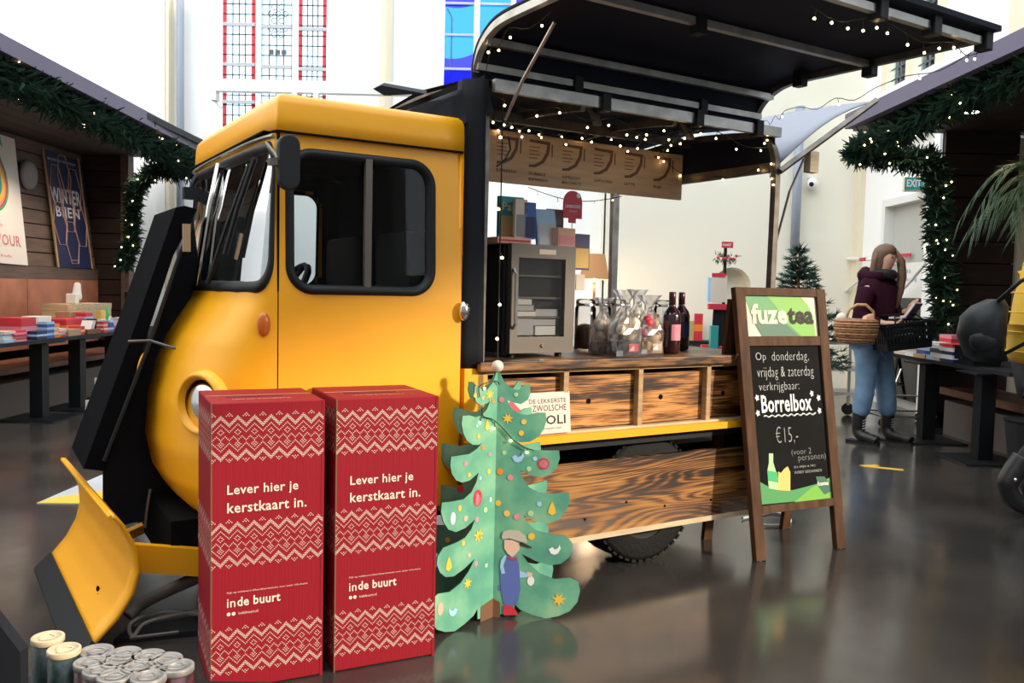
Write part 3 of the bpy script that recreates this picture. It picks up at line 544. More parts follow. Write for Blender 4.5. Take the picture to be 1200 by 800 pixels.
# cab trim: divider bar, wiper, indicator, handle, mirrors, steering wheel, seats
part('windscreen_bar', MB().tube([Wf(.5, z, -.01) for z in (1.19, 1.3, 1.5, 1.66)], .012, 8), 'chrome', TK, True)
part('wiper', MB().tube([Wf(.40, 1.2, -.04), Wf(.33, 1.4, -.035), Wf(.25, 1.6, -.03)], .008, 6).tube([Wf(.33, 1.3, -.03), Wf(.29, 1.45, -.025), Wf(.22, 1.62, -.025)], .01, 6), 'black_rubber', TK)
part('paper_strip', MB().loft([[Wf(.24, z, .03), Wf(.28, z, .03)] for z in (1.38, 1.5, 1.62)], cap=False, closed=False), 'peach', TK)
s_, z_ = T.at(315, 380, .0); part('indicator', MB().ball(Wf(.045, z_, -.004), .026, 14, 8, (.85, .45, 1.55)), 'amber', TK, True)
s_, z_ = T.at(541, 364, 0); part('door_handle', MB().ball((s_ + .0, -.02, z_), .03, 12, 8, (.75, .6, 1.25)), 'chrome', dr, True, label='small chrome door handle')
mk = MB(); a = T.l3(338, 158, -.12); b = T.l3(338, 223, -.12); zc = (a.z + b.z) / 2; hz = (a.z - b.z) / 2
mk.prism(rrect(a.x - .034, a.x + .034, b.z, a.z, .033, 6), -.14, -.105, 'y'); mr = part('mirror', mk, 'charcoal', TK, bevel=.006)
a2 = T.l3(312, 168, 0); part('mirror_arm', MB().tube([T.l3(312, 168, .0), T.l3(322, 180, -.08), T.l3(326, 186, -.12)], .007, 6).tube([T.l3(325, 165, 0), T.l3(327, 186, -.12)], .006, 6).box(a.x - .06, a.x - .02, -.13, -.1, T.l3(325, 194, -.12).z, T.l3(325, 186, -.12).z), 'steel', mr)
q = [T.l3(x, y, 1.05) for x, y in ((244, 218), (240, 203), (232, 205), (226, 215), (224, 226))]; m2 = part('far_mirror', MB().tube(q, .012, 7), 'black_rubber', TK)
a = T.l3(232, 226, 1.05); part('mirror_plate', MB().box(a.x - .06, a.x + .06, 1.03, 1.07, a.z - .03, a.z + .02), 'black_rubber', m2)
st = MB(); c = Vector((-1.62, .32, 1.14)); R_ = Matrix.Translation(c) @ Matrix.Rotation(-.9, 4, 'Y'); st.tube([R_ @ Vector((.17 * cos(t), .17 * sin(t), 0)) for t in [2 * pi * k / 20 for k in range(20)]], .013, 6, closed=True).tube([R_ @ Vector((-.17, 0, 0)), R_ @ Vector((.17, 0, 0))], .01).tube([c, c + Vector((-.2, 0, -.3))], .02)
part('steering_wheel', st, 'black_rubber', TK, True)
for y in (.32, .92): part('seat', MB().box(-1.5, -1.1, y - .2, y + .2, .9, 1.02).box(-1.16, -1.06, y - .19, y + .19, 1.0, 1.42), 'black_fabric', TK, bevel=.03)
# headlights with yellow bezel
for dd in (0.245, 1.005):
    hzv = .80; cpt = front(.235 if dd < .6 else .77, hzv)
    nrm = Vector((-.86, -.5 if dd < .6 else .5, 0)).normalized(); up = Vector((0, 0, 1)); sx_ = up.cross(nrm)
    Mh = Matrix(((sx_[0], up[0], nrm[0], cpt[0]), (sx_[1], up[1], nrm[1], cpt[1]), (sx_[2], up[2], nrm[2], cpt[2]), (0, 0, 0, 1)))
    hb = part('headlight_bezel', MB().lathe([(.118, -.06), (.11, .0), (.1, .022), (.09, .02), (.08, -.0)], 28, Mh, cap=False), 'yellow', TK, True)
    part('lamp_lens', MB().lathe([(.08, -.01), (.06, .004), (.03, .01), (.002, .012)], 24, Mh), 'chrome', hb, True)
# black leaning panel and side screen in front of the cab
def prs(pts, d0, d1): return MB().prism([T.at(x, y, d0) for x, y in pts], d0, d1)
blk = MB(); pa = [T.at(x, y, .55) for x, y in ((96, 546), (121, 549), (163, 412), (200, 300), (228, 246), (213, 242), (203, 244), (150, 398))]
part('leaning_panel', MB().prism(pa, .5, .95), 'black_felt', TK, label='long black covered panel leaning against the cab front')
part('panel_edge', MB().tube([T.l3(122, 540, .49), T.l3(176, 400, .49), T.l3(210, 300, .49), T.l3(226, 262, .49)], .007, 6), 'charcoal', TK)
part('side_screen', prs([(121, 548), (121, 623), (150, 614), (200, 602), (240, 600), (240, 360), (232, 300), (226, 250), (205, 320)], .72, .74), 'black_fabric', TK, label='black fabric screen hanging beside the cab front')
part('cable_tie', MB().tube([T.l3(150, 400, .45), T.l3(176, 399, .45), T.l3(192, 404, .4), T.l3(205, 408, .35)], .005, 5), 'steel', TK)
for (x, y) in ((149, 412), (130, 456), (118, 485), (118, 510)): p = T.l3(x, y, .56); part('paper_tab', MB().box(p.x - .01, p.x + .03, .97, .98, p.z - .06, p.z), 'paper', TK)
a = T.l3(219, 262, .45); part('wooden_tag', MB().box(a.x - .01, a.x + .015, .46, .48, a.z - .1, a.z), 'card_brown', TK, M=None)
part('chain', MB().tube([T.l3(176, 573, .5), T.l3(172, 600, .5), T.l3(170, 618, .5)], .006, 5), 'steel', TK)
# plough
pl = thing if False else None
prof = [(.0, .06), (.055, .13), (.09, .2), (.105, .27), (.1, .34), (.07, .42), (.045, .455)]
NB = (-2.262, .10); FB = (-2.31, 1.16)
def bl(u, v):
    k = v * (len(prof) - 1); i = min(int(k), len(prof) - 2); fr = k - i; o = prof[i][0] + (prof[i + 1][0] - prof[i][0]) * fr; z = prof[i][1] + (prof[i + 1][1] - prof[i][1]) * fr
    return Vector((NB[0] + (FB[0] - NB[0]) * u + o * (1.25 - .2 * u), NB[1] + (FB[1] - NB[1]) * u - .0 * v, z))
bd = MB().grid(bl, 12, 24); b0 = part('plough_blade', bd, 'yellow', TK, True); so_ = b0.modifiers.new('solid', 'SOLIDIFY'); so_.thickness = .012; so_.offset = 1
part('blade_edge', MB().tube([bl(k / 10, 1) for k in range(11)], .008, 6), 'yellow', b0)
part('rubber_strip', MB().add([(NB[0], NB[1], .07), (FB[0], FB[1], .07), (FB[0] - .06, FB[1] + .02, .005), (NB[0] - .06, NB[1] - .02, .005), (NB[0] + .02, NB[1], .05), (FB[0] + .02, FB[1], .05), (FB[0], FB[1], .005), (NB[0], NB[1], .005)], [(0, 1, 2, 3), (4, 7, 6, 5), (0, 4, 5, 1), (1, 5, 6, 2), (2, 6, 7, 3), (3, 7, 4, 0)]), 'black_rubber', b0)
for k, (x, y) in enumerate(((121, 721), (124, 726))): part('bolt_slot', MB().ball(bl(.28, .18) + Vector((-.006, -.02 * k, -.02 * k)), .011, 8, 5, (.5, .5, 1)), 'cab_dark', b0)
def beam(a, b, w, h):
    a, b = Vector(a), Vector(b); d = (b - a).normalized(); s_ = d.cross(Vector((0, 0, 1))).normalized() * w / 2; u_ = Vector((0, 0, h / 2)); return MB().loft([[a - s_ - u_, a + s_ - u_, a + s_ + u_, a - s_ + u_], [b - s_ - u_, b + s_ - u_, b + s_ + u_, b - s_ + u_]])
part('plough_arm', beam(T.l3(150, 652, .28) , T.l3(262, 660, .2), .03, .095), 'yellow', TK)
part('plough_arm', beam(T.l3(148, 627, .85), T.l3(208, 600, .85), .05, .035), 'yellow', TK)
part('plough_mount', MB().box(-2.0, -1.5, .25, 1.0, .2, .38), 'cab_dark', TK)
# wheels
def wheel(s, d, r=.285, w=.18, sgn=1):
    M = Matrix.Translation((s, d + w / 2, r)) @ Matrix.Rotation(pi / 2, 4, 'X')
    ty = part('tyre', MB().lathe([(r * .62, -w / 2), (r * .9, -w / 2), (r * .975, -w * .42), (r * .985, 0), (r * .975, w * .42), (r * .9, w / 2), (r * .62, w / 2)], 40, M, cap=False), 'tyre', TK, True)
    k = MB()
    for i in range(44):
        a = 2 * pi * i / 44
        for row, sg in ((-1, 1), (1, -1)):
            k.box(r * .965, r * 1.0, -.012, .012, row * w * .3 - .03, row * w * .3 + .03, M @ Matrix.Rotation(a + (.07 if row > 0 else 0), 4, 'Z'))
    part('tread_lugs', k, 'tyre', ty, kind='stuff')
    part('rim', MB().lathe([(.01, .03), (.07, .04), (.08, .0), (r * .5, -.02), (r * .58, .07), (r * .64, .085)], 28, M, cap=False), 'rim', ty, True)
wheel(-.03, .06); wheel(-.03, 1.0); wheel(-1.45, .12); wheel(-1.45, 1.0)
# chassis, bed
part('chassis', MB().box(-1.9, .85, .35, .9, .25, .45), 'cab_dark', TK)
part('bed_floor', MB().box(-.98, .72, .02, 1.24, .55, .6), 'charcoal', TK)
part('bed_rail', MB().box(-1.0, .72, -.035, .0, .592, .622), 'yellow', TK)
part('bed_rail_far', MB().box(-1.0, .72, 1.22, 1.25, .56, .62), 'yellow', TK)
part('ledge', MB().box(-.98, .72, -.0, .06, .6, .63), 'pale_pine', TK)
part('rail_bracket', MB().box(-.72, -.67, -.03, .0, .5, .592), 'yellow', TK)
part('cab_pillar', MB().box(-1.0, -.9, .0, .05, .3, .9), 'yellow', TK)
part('side_plank', MB().box(-.97, .72, -.0, .022, .185, .494), 'burnt_plank', TK)
part('plank_batten', MB().box(-.97, .72, -.004, .026, .163, .186), 'pale_pine', TK)
for x in (-.42, -.2, .02, .3): part('plank_bolt', MB().ball((x, -.002, .25 + .09 * ((x * 7) % 1)), .006, 8, 4), 'cab_dark', TK)
part('green_crate', MB().box(-.05, .12, .5, .8, .5, .585), 'green', TK, label='green object under the bed'); 
# counter cabinet
part('cabinet_back', MB().box(-.93, .62, .1, .62, .6, .88), 'cab_dark', TK)
for x in (-.93, -.53, -.138, .262, .62): part('cabinet_divider', MB().box(x - .012, x + .012, .0, .12, .63, .882), 'pine', TK)
part('cabinet_rail', MB().box(-.94, .64, .0, .1, .874, .886), 'pine', TK)
for a, b in ((-.918, -.542), (-.516, -.152), (-.124, .248), (.276, .606)):
    q = part('drawer', MB().box(a, b, .03, .05, .636, .852), 'burnt_drawer', TK)
    part('finger_hole', MB().lathe([(.011, 0), (.011, .002)], 14, Matrix.Translation(((a + b) / 2 - .06, .029, .745)) @ Matrix.Rotation(pi / 2, 4, 'X')), 'cab_dark', q)
part('counter_top', MB().box(-.95, .66, -.03, .64, .888, .925), 'burnt_top', TK, bevel=.004)
# hoops and posts
def hoop(s, front_post=True, r=.016, m='alu_dark'):
    pf = [(.01, .62), (.0, 1.5), (.0, 1.78), (.015, 1.88), (.06, 1.95), (.14, 1.985), (.6, 2.02), (1.1, 1.985), (1.19, 1.95), (1.235, 1.88), (1.25, 1.78), (1.24, .62)]
    if not front_post: pf = pf[3:-3]
    P = smoothpath([(s, d, z) for d, z in pf], 5)
    return MB().loft([[(p.x - r, p.y - .0, p.z), (p.x + r, p.y, p.z), (p.x + r, p.y + (.03 if p.y < .6 else -.03) * (abs(p.y - .62) > .5), p.z - .03 * (abs(p.y - .62) <= .5)), (p.x - r, p.y + (.03 if p.y < .6 else -.03) * (abs(p.y - .62) > .5), p.z - .03 * (abs(p.y - .62) <= .5))] for p in P])
part('rear_hoop', hoop(.66), 'alu_dark', TK); part('front_hoop', hoop(-.925, r=.012), 'alu_dark', TK)
for s_ in (-.385, .128): part('roof_hoop', hoop(s_, False, .012), 'alu_dark', TK)
part('post_hole_plate', MB().box(.645, .675, 1.2, 1.24, .9, 1.9), 'alu', TK)
for d, z, m_, n_ in ((-.0, 1.965, 'alu', 'header_rail'), (.6, 1.99, 'alu_dark', 'ridge_rail'), (.9, 1.97, 'alu', 'roof_rail'), (1.24, 1.9, 'alu_dark', 'rear_rail')):
    part(n_, MB().box(-.9, .66, d - .012, d + .012, z - .022, z + .022), m_, TK)
for s_ in (-.385, .128, .5): part('clamp', MB().box(s_ - .02, s_ + .02, -.03, .02, 1.93, 2.0), 'black_rubber', TK)
rf = MB().loft([[(s_, d, z) for d, z in ((.03, 1.99), (.12, 2.01), (.6, 2.045), (1.1, 2.01), (1.22, 1.96), (1.26, 1.85), (1.262, 1.8))] for s_ in (-.93, .68)], cap=False, closed=False)
part('roof_cover', rf, 'tarp', TK, True)
# end valance at the rear hoop
part('end_valance', MB().box(.655, .665, .03, 1.22, 1.83, 1.99), 'tarp', TK); part('end_rail', MB().box(.645, .675, .02, 1.23, 1.785, 1.83), 'alu_dark', TK)
# raised side canopy
CPF = [(.12, 1.985), (.115, 2.06), (.08, 2.13), (.0, 2.18), (-.1, 2.2), (-.3, 2.2), (-.6, 2.195), (-1.0, 2.19)]
cpf = [(p.x, p.y) for p in smoothpath([(a, b, 0) for a, b in CPF], 5)]
cv = part('side_canopy', MB().loft([[(s_, d, z) for d, z in cpf] for s_ in (-.93, -.4, .15, .64)], cap=False, closed=False), 'tarp', TK, True); m_ = cv.modifiers.new('s', 'SOLIDIFY'); m_.thickness = .012; m_.offset = 0
for s_, mm in ((-.915, 'alu'), (.625, 'alu_dark')): part('canopy_rib', MB().loft([[(s_ - .014, d, z - .008), (s_ + .014, d, z - .008), (s_ + .014, d + (.0), z - .035), (s_ - .014, d, z - .035)] for d, z in [(d + (.03 * (1 - i / 12) if i < 12 else 0) * -1 * .0, z) for i, (d, z) in enumerate(cpf)]]), mm, cv)
for d, z, mm in ((-.975, 2.155, 'alu'), (-.5, 2.17, 'alu'), (.03, 2.13, 'alu'), (.1, 2.05, 'alu')): part('canopy_rail', MB().box(-.92, .63, d - .013, d + .013, z - .013, z + .013), mm, cv)
for s_, d, z in ((-.35, -.5, 2.17), (.3, -.98, 2.165), (.0, -.98, 2.165), (.62, -.98, 2.165), (-.45, .1, 2.05), (.25, .1, 2.05), (.62, -.5, 2.165), (.55, -.2, 2.17)): part('canopy_clamp', MB().box(s_ - .022, s_ + .022, d - .025, d + .025, z - .045, z + .03), 'black_rubber', cv, bevel=.004)
part('canopy_flap', MB().box(-.93, .645, -1.03, -.995, 2.185, 2.205), 'tarp', cv)
part('gas_strut', MB().tube([T.l3(650, 26, -.35), T.l3(612, 95, -.12), T.l3(592, 140, 0.02)], .0065, 6), 'alu', TK)
# raised rear flap
zA = T.at(905, 200, 0); zB = T.at(1025, 118, 0)
fl = MB(); 
def fp(u, v):
    s_ = .67 + (zB[0] - .67) * u; z = 1.83 + (zB[1] - 1.83) * u + .03 * sin(pi * v) * u + .05 * sin(pi * u) * (1 - v * .6); return Vector((s_, .0 + 1.25 * v, z - .06 * sin(pi * u) * sin(6 * v) * .3))
fl.grid(fp, 14, 16); ff = part('rear_flap', fl, 'grey_canvas', TK, True); m_ = ff.modifiers.new('s', 'SOLIDIFY'); m_.thickness = .006
part('flap_rail', MB().tube([(.66, -.01, 1.785), (zB[0], -.01, zB[1] - .0)], .016, 4), 'alu_dark', ff)
part('flap_bracket', MB().box(.86, .92, -.02, .02, 1.8, 1.9), 'pale_pine', ff)
part('flap_stay', MB().tube([T.l3(942, 186, 0), T.l3(925, 225, 0), T.l3(905, 300, .05)], .006, 6), 'steel', ff)
# gathered black curtain behind the cab
cr_ = []
for k in range(15):
    z = .9 + 1.08 * k / 14; w_ = .066 if k < 11 else .066 - .003 * (k - 10); ring = []
    for j in range(24):
        a = 2 * pi * j / 24; rr = 1 + .05 * sin(5 * a + z * 1.5) + .04 * sin(9 * a + 2)
        ring.append((-.952 + w_ * rr * cos(a) * 1.0, .065 + .07 * rr * sin(a), z))
    cr_.append(ring)
part('gathered_curtain', MB().loft(cr_), 'black_fabric', TK, True)
dp = []
for k in range(9):
    u = k / 8; a = Vector((-1.22, .1, 1.83)).lerp(Vector((-.93, .02, 1.99)), u); b = Vector((-1.02, .02, 1.80)).lerp(Vector((-.89, .0, 1.86)), u); c = Vector((-1.2, 1.15, 1.83)).lerp(Vector((-.93, 1.2, 1.99)), u)
    dp.append([b + (a - b) * j / 6 + Vector((0, .0, .012 * sin(j * 2.1 + k))) for j in range(7)] + [a + (c - a) * j / 8 for j in range(1, 9)])
part('curtain_drape', MB().loft(dp, cap=False, closed=False), 'black_fabric', TK, True)
part('roof_tarp', MB().loft([[T.l3(x, y, .3) for x, y in ((450, 112), (437, 104), (447, 100), (500, 110))], [T.l3(x, y, .5) for x, y in ((455, 110), (440, 103), (450, 97), (500, 106))]]), 'black_fabric', TK)
part('curtain_back', MB().box(-.99, -.97, .1, 1.2, .6, 1.98), 'cab_dark', TK)
part('curtain_hook', MB().tube([T.l3(582, 195, 0), T.l3(592, 186, 0), T.l3(598, 175, 0), T.l3(596, 160, 0)], .004, 5), 'black_rubber', TK)
# ================================================================ red cardboard posting boxes
BA = .4527
def knit():
    """knit motif cells (col 0..11, row) for one period"""
    c = set()
    def zig(base, flip, th):
        for k in range(12):
            y = (abs(k - 6) if flip else 6 - abs(k - 6))
            for t in range(th): c.add((k, base + y + t))
    for p in ((6, 0), (5, 1), (7, 1), (4, 2), (8, 2), (6, 2)): c.add(p)
    zig(2, False, 3); 
    for k in range(12): c.add((k, 8 + 6 - abs(k - 6)))
    for p in ((0, 12), (11, 13), (1, 13), (10, 14), (2, 14), (11, 15), (1, 15), (0, 16)): c.add(p)
    for k in range(0, 7):
        y = {0: 20, 1: 19, 2: 18, 3: 17, 4: 18, 5: 19, 6: 20}[k]; c.add((k, y)); c.add(((12 - k) % 12, y))
    for k in range(0, 7): c.add((k, 28 - k)); c.add(((12 - k) % 12, 28 - k))
    for p in ((0, 21), (1, 22), (11, 22), (0, 23), (2, 23), (10, 23), (1, 24), (11, 24), (0, 25)): c.add(p)
    zig(27, True, 3)
    for p in ((4, 34), (8, 34), (5, 35), (7, 35), (6, 36), (6, 34)): c.add(p)
    return c
KN = knit()
def knit_print(parent, width, tops, cell=.00395, M=None, phase=0, name='knit_print', depthx=None):
    mb = MB(); n = int(width / cell)
    for top in tops:
        for i in range(n):
            x = i * cell + .001
            for (k, r) in KN:
                if (i + phase) % 12 != k: continue
                z = top - r * cell; e = cell * .42; xc = x + cell / 2
                mb.v += [(xc, 0, z - e), (xc + e, 0, z + e * .1), (xc + e, 0, z + e * 1.3), (xc, 0, z + e * .3), (xc - e, 0, z + e * 1.3), (xc - e, 0, z + e * .1)]
                b = len(mb.v) - 6; mb.f += [(b, b + 1, b + 2, b + 3), (b, b + 3, b + 4, b + 5)]
    o = part(name, mb, 'print_cream', parent, M=M); o['kind'] = 'stuff'; return o
def post_box(loc, label, wd, phase):
    t = thing('posting_box', label, 'box', (loc[0], loc[1], 0), BA, 'red posting boxes for Christmas cards')
    dp, h = .33, .855
    part('carton', MB().box(0, wd, 0, dp, .003, h), 'red_card', t, bevel=.003)
    part('slot', MB().box(.06, wd - .1, .13, .145, h, h + .0015), 'red_dark', t)
    part('lid_seam', MB().box(.004, wd - .004, .175, .178, h, h + .001), 'card_brown', t)
    for x in (.004, wd - .004): part('corner_edge', MB().box(x - .0045, x - .0005 if x < .1 else x + .0045, -.0012, .003, .0, h), 'brown' if x < .1 else 'red_card', t)
    knit_print(t, wd - .004, (.825, .512, .192), M=Matrix.Translation((0, -.0018, 0)), phase=phase)
    Ms = Matrix(((0, 0, 0, -.0012), (-1, 0, 0, dp - .003), (0, 0, 1, 0), (0, 0, 0, 1)))
    knit_print(t, dp - .01, (.825, .512, .192), M=Ms, phase=phase + 3, name='side_print')
    f = lambda s, x, z, w, h_, b=0, m='print_cream': text(s, m, t, XZ(x, -.0022, z), w, h_, bold=b)
    f('Lever hier je', .045, .578, .205, .037, .014); f('kerstkaart in.', .045, .532, .23, .031, .014)
    f('Kijk op indebuurt.nl/kerstkaartenactie voor meer informatie', .045, .292, .235, .0065)
    f('in', .045, .252, .024, .026, .01); f('de buurt', .074, .252, .125, .028, .022); f('indebuurt.nl', .078, .228, .056, .008)
    for x in (.05, .064): part('round_icon', MB().lathe([(.0055, 0), (.0055, .0006)], 14, Matrix.Translation((x, -.0018, .232)) @ Matrix.Rotation(pi / 2, 4, 'X')), 'print_cream', t)
    text('Lever hier je kerstkaart in', 'print_cream', t, Matrix(((1, 0, 0, .07), (0, 1, 0, .06), (0, 0, 1, h + .0018), (0, 0, 0, 1))), .17, .018)
    return t
pB = onz(391, 788); uB = Vector((cos(BA), sin(BA), 0))
post_box(pB, 'right red cardboard posting box with cream knit print, nearer the paper tree', .332, 0)
pL = pB - uB * .364
post_box(pL, 'left red cardboard posting box with cream knit print, beside the plough arm', .328, 6)
# ================================================================ cardboard Christmas tree
TX, TY = -.05, 3.1
tree = thing('cardboard_tree', 'green painted cardboard Christmas tree of crossed panels in front of the truck', 'tree', (TX, TY, 0))
o0 = Vector((TX, TY, 0))
RV = [(582, 432), (589, 447), (598, 455), (606, 457), (613, 450), (619, 450), (620, 460), (617, 468), (609, 473), (598, 471), (593, 469), (598, 478), (606, 484), (616, 486), (627, 483), (638, 483), (639, 492), (636, 502), (630, 511), (620, 517), (609, 518), (604, 516), (612, 522), (625, 527), (640, 527), (654, 527), (655, 536), (652, 546), (645, 554), (635, 558), (623, 557), (609, 550), (612, 560), (620, 571), (632, 577), (648, 577), (666, 576), (667, 586), (663, 597), (655, 607), (643, 612), (628, 610), (613, 603), (618, 613), (628, 621), (642, 624), (662, 626), (670, 634), (671, 642), (666, 652), (657, 659), (644, 661), (628, 656), (611, 648), (620, 660), (633, 671), (650, 677), (668, 675), (678, 680), (680, 690), (677, 703), (668, 714), (655, 720), (640, 723), (625, 719), (610, 713), (604, 707), (603, 719), (578, 719)]
axb, axt = atY(577.5, 720, TY), atY(581, 432, TY)
def rz(x, y):
    P = atY(x, y, TY); ax = axb[0] + (axt[0] - axb[0]) * (P[2] - axb[2]) / (axt[2] - axb[2]); return max(.001, P[0] - ax), max(0, P[2])
prof_ = [rz(x, y) for x, y in RV]
htop = prof_[0][1]
dirs = {'front right': (Vector((.998, -.05, 0)), 'a'), 'front left': (Vector((-.66, -.75, 0)), 'b'), 'back left': (Vector((-.93, .36, 0)), 'c'), 'back right': (Vector((.72, .69, 0)), 'd')}
pan = {}
for nm, (d, k) in dirs.items():
    n = d.cross(Vector((0, 0, 1))).normalized() * .0025
    sc = 1.0 if k in 'abd' else .96
    pts = [d * (r * sc) + Vector((0, 0, z)) for r, z in prof_] + [Vector((0, 0, 0)), Vector((0, 0, htop))]
    mb = MB(); tr = tessellate_polygon([[Vector((r, z, 0)) for r, z in prof_] + [Vector((0, 0, 0)), Vector((0, htop, 0))]]); N = len(pts)
    mb.add([p - n for p in pts] + [p + n for p in pts], [tuple(t) for t in tr] + [tuple(i + N for i in t[::-1]) for t in tr])
    part('tree_panel', mb, 'tree_paint', tree); 
    e = MB(); L = len(prof_)
    e.add([p - n * 1.02 for p in pts[:L]] + [p + n * 1.02 for p in pts[:L]], [(i, i + 1, i + 1 + L, i + L) for i in range(L - 1)])
    part('cut_edge', e, 'green_dark', tree)
    pan[k] = (d, n)
part('tree_top_knob', MB().lathe([(.001, -.022), (.02, -.012), (.022, 0), (.02, .012), (.001, .022)], 14, Matrix.Translation((0, -.004, htop + .01)) @ Matrix.Rotation(pi / 2, 4, 'X') @ Matrix.Scale(.6, 4, (0, 0, 1))), 'print_cream', tree, True)
TR_ = {k: Fr((TX, TY), atan2(v[0][1], v[0][0])) for k, v in pan.items()}
def deco(k, px, py, m, shape='disc', r=.011, ry=None):
    fr = TR_[k]; rr, z = fr.at(px, py, 0)
    d, n = pan[k]; sgn = -1 if k == 'b' else 1
    nn = Vector((0, -1, 0)); nrm = d.cross(Vector((0, 0, 1))).normalized(); nrm = nrm if nrm.y < 0 else -nrm
    rr = max(rr, .004) if shape != 'free' else rr
    c = d * rr + Vector((0, 0, z)) + nrm * .0034; U = d; V = Vector((0, 0, 1)); pts = []
    if shape == 'disc': pts = [c + U * r * cos(a) + V * (ry or r) * sin(a) for a in [2 * pi * i / 14 for i in range(14)]]
    if shape == 'star': pts = [c + (U * cos(a) + V * sin(a)) * (r if i % 2 == 0 else r * .42) for i, a in enumerate([2 * pi * j / 14 + .2 for j in range(14)])]
    if shape == 'bird': pts = [c + U * r * p + V * r * q for p, q in ((-1, .1), (-.4, .5), (0, .1), (.5, .3), (.8, .9), (1, .3), (.6, -.5), (0, -.8), (-.6, -.6))]
    if shape == 'cone': pts = [c + U * r * p + V * r * q for p, q in ((0, 1.6), (.6, .3), (.8, -.8), (0, -1.3), (-.8, -.8), (-.6, .3))]
    n_ = len(pts); part('painted_ornament', MB().add(pts + [p + nrm * .0008 for p in pts], [tuple(range(n_, 2 * n_)), tuple(range(n_ - 1, -1, -1))]), m, tree)
for a in (('b', 573, 462, 'yellow_print', 'star', .022), ('b', 556, 463, 'yellow_print', 'disc', .008), ('b', 565, 466, 'gold', 'disc', .007), ('b', 577, 470, 'orange', 'disc', .007), ('a', 588, 468, 'pink', 'disc', .010), ('a', 605, 462, 'pale_green', 'disc', .008),
          ('a', 595, 490, 'yellow_print', 'star', .022), ('a', 614, 494, 'gold', 'disc', .010), ('a', 611, 507, 'yellow_print', 'disc', .010), ('b', 570, 498, 'yellow_print', 'cone', .014), ('b', 560, 511, 'yellow_print', 'disc', .008), ('b', 558, 499, 'lightblue', 'disc', .006), ('b', 565, 524, 'orange', 'disc', .009), ('b', 573, 532, 'pink', 'disc', .007),
          ('a', 607, 536, 'lightblue', 'bird', .022), ('a', 637, 543, 'red', 'disc', .021), ('a', 637, 543, 'pink', 'disc', .016), ('a', 620, 549, 'pale_green', 'disc', .009), ('a', 591, 530, 'pale_green', 'disc', .008), ('a', 586, 552, 'orange', 'disc', .012), ('a', 598, 559, 'pink', 'disc', .011), ('a', 627, 537, 'lightblue', 'disc', .008),
          ('b', 545, 543, 'pink', 'disc', .009), ('b', 549, 556, 'yellow_print', 'disc', .008), ('b', 562, 560, 'lightblue', 'disc', .007), ('b', 572, 552, 'yellow_print', 'disc', .009), ('b', 559, 583, 'red', 'disc', .022, .030), ('b', 559, 584, 'pink', 'disc', .017, .024), ('b', 574, 585, 'white', 'disc', .006, .009), ('b', 568, 597, 'pale_green', 'disc', .010), ('b', 538, 595, 'yellow_print', 'disc', .008, .011),
          ('b', 530, 607, 'white', 'disc', .012, .022), ('b', 545, 607, 'peach', 'disc', .010), ('b', 558, 608, 'pink', 'disc', .009), ('a', 584, 589, 'yellow_print', 'disc', .011), ('a', 594, 601, 'gold', 'disc', .012), ('a', 606, 605, 'pink', 'disc', .012), ('a', 622, 601, 'pale_green', 'disc', .011), ('a', 632, 590, 'lightblue', 'disc', .009), ('a', 647, 596, 'yellow_print', 'cone', .018),
          ('b', 560, 627, 'yellow_print', 'star', .026), ('b', 561, 628, 'gold', 'disc', .008), ('b', 542, 636, 'yellow_print', 'disc', .009), ('b', 549, 650, 'peach', 'disc', .008), ('b', 557, 660, 'pink', 'disc', .009), ('b', 525, 661, 'yellow_print', 'cone', .018), ('b', 569, 662, 'pale_green', 'disc', .008), ('a', 623, 628, 'yellow_print', 'disc', .013), ('a', 650, 644, 'white', 'bird', .022),
          ('b', 547, 683, 'yellow_print', 'star', .022), ('b', 530, 716, 'lightblue', 'bird', .022), ('b', 515, 713, 'peach', 'disc', .014, .022), ('a', 655, 702, 'yellow_print', 'star', .028), ('a', 622, 680, 'white', 'disc', .013, .018),
          ('c', 525, 632, 'gold', 'disc', .01), ('c', 540, 572, 'red', 'disc', .014), ('c', 513, 580, 'orange', 'disc', .01)): deco(*a)
# painted child on the front right panel
def flat(px, m, name, off=.0045):
    fr = TR_['a']; d, n = pan['a']; nrm = Vector((0, -1, 0)); pts = []
    for x, y in px: rr, z = fr.at(x, y, 0); pts.append(d * rr + Vector((0, 0, z)) + nrm * off)
    tr = tessellate_polygon([[Vector((p.x, p.z, 0)) for p in pts]]); part(name, MB().add(pts, [tuple(t) for t in tr]), m, fig)
fig = part('painted_child', MB().box(.02, .04, -.0045, -.003, .1, .12), 'paint_blue', tree)
flat([(594, 650), (601, 653), (606, 652), (608, 660), (609, 675), (610, 690), (606, 707), (601, 709), (591, 708), (587, 690), (586, 668), (588, 656)], 'paint_blue', 'overalls'); flat([(587, 656), (591, 650), (594, 650), (590, 662), (592, 671), (588, 672), (586, 664)], 'lightblue', 'sleeve', .0052)
flat([(609, 668), (618, 671), (618, 676), (609, 676)], 'lightblue', 'sleeve', .0052)
flat([(591, 632), (600, 632), (609, 636), (609, 643), (605, 648), (600, 652), (595, 648), (591, 642)], 'skin_paint', 'face', .0055)
flat([(588, 628), (590, 622), (597, 620), (608, 621), (616, 627), (618, 636), (610, 634), (597, 630), (589, 631)], 'cap_grey', 'flat_cap', .0062)
flat([(610, 634), (623, 640), (623, 642), (608, 637)], 'ink', 'cap_brim', .0065)
flat([(590, 708), (600, 709), (606, 716), (607, 720), (590, 720)], 'red', 'boots', .0055); flat([(593, 651), (602, 654), (607, 652), (604, 656), (598, 655)], 'red', 'scarf', .006)
flat([(618, 669), (624, 671), (623, 675), (618, 675)], 'skin_paint', 'hand', .0055)
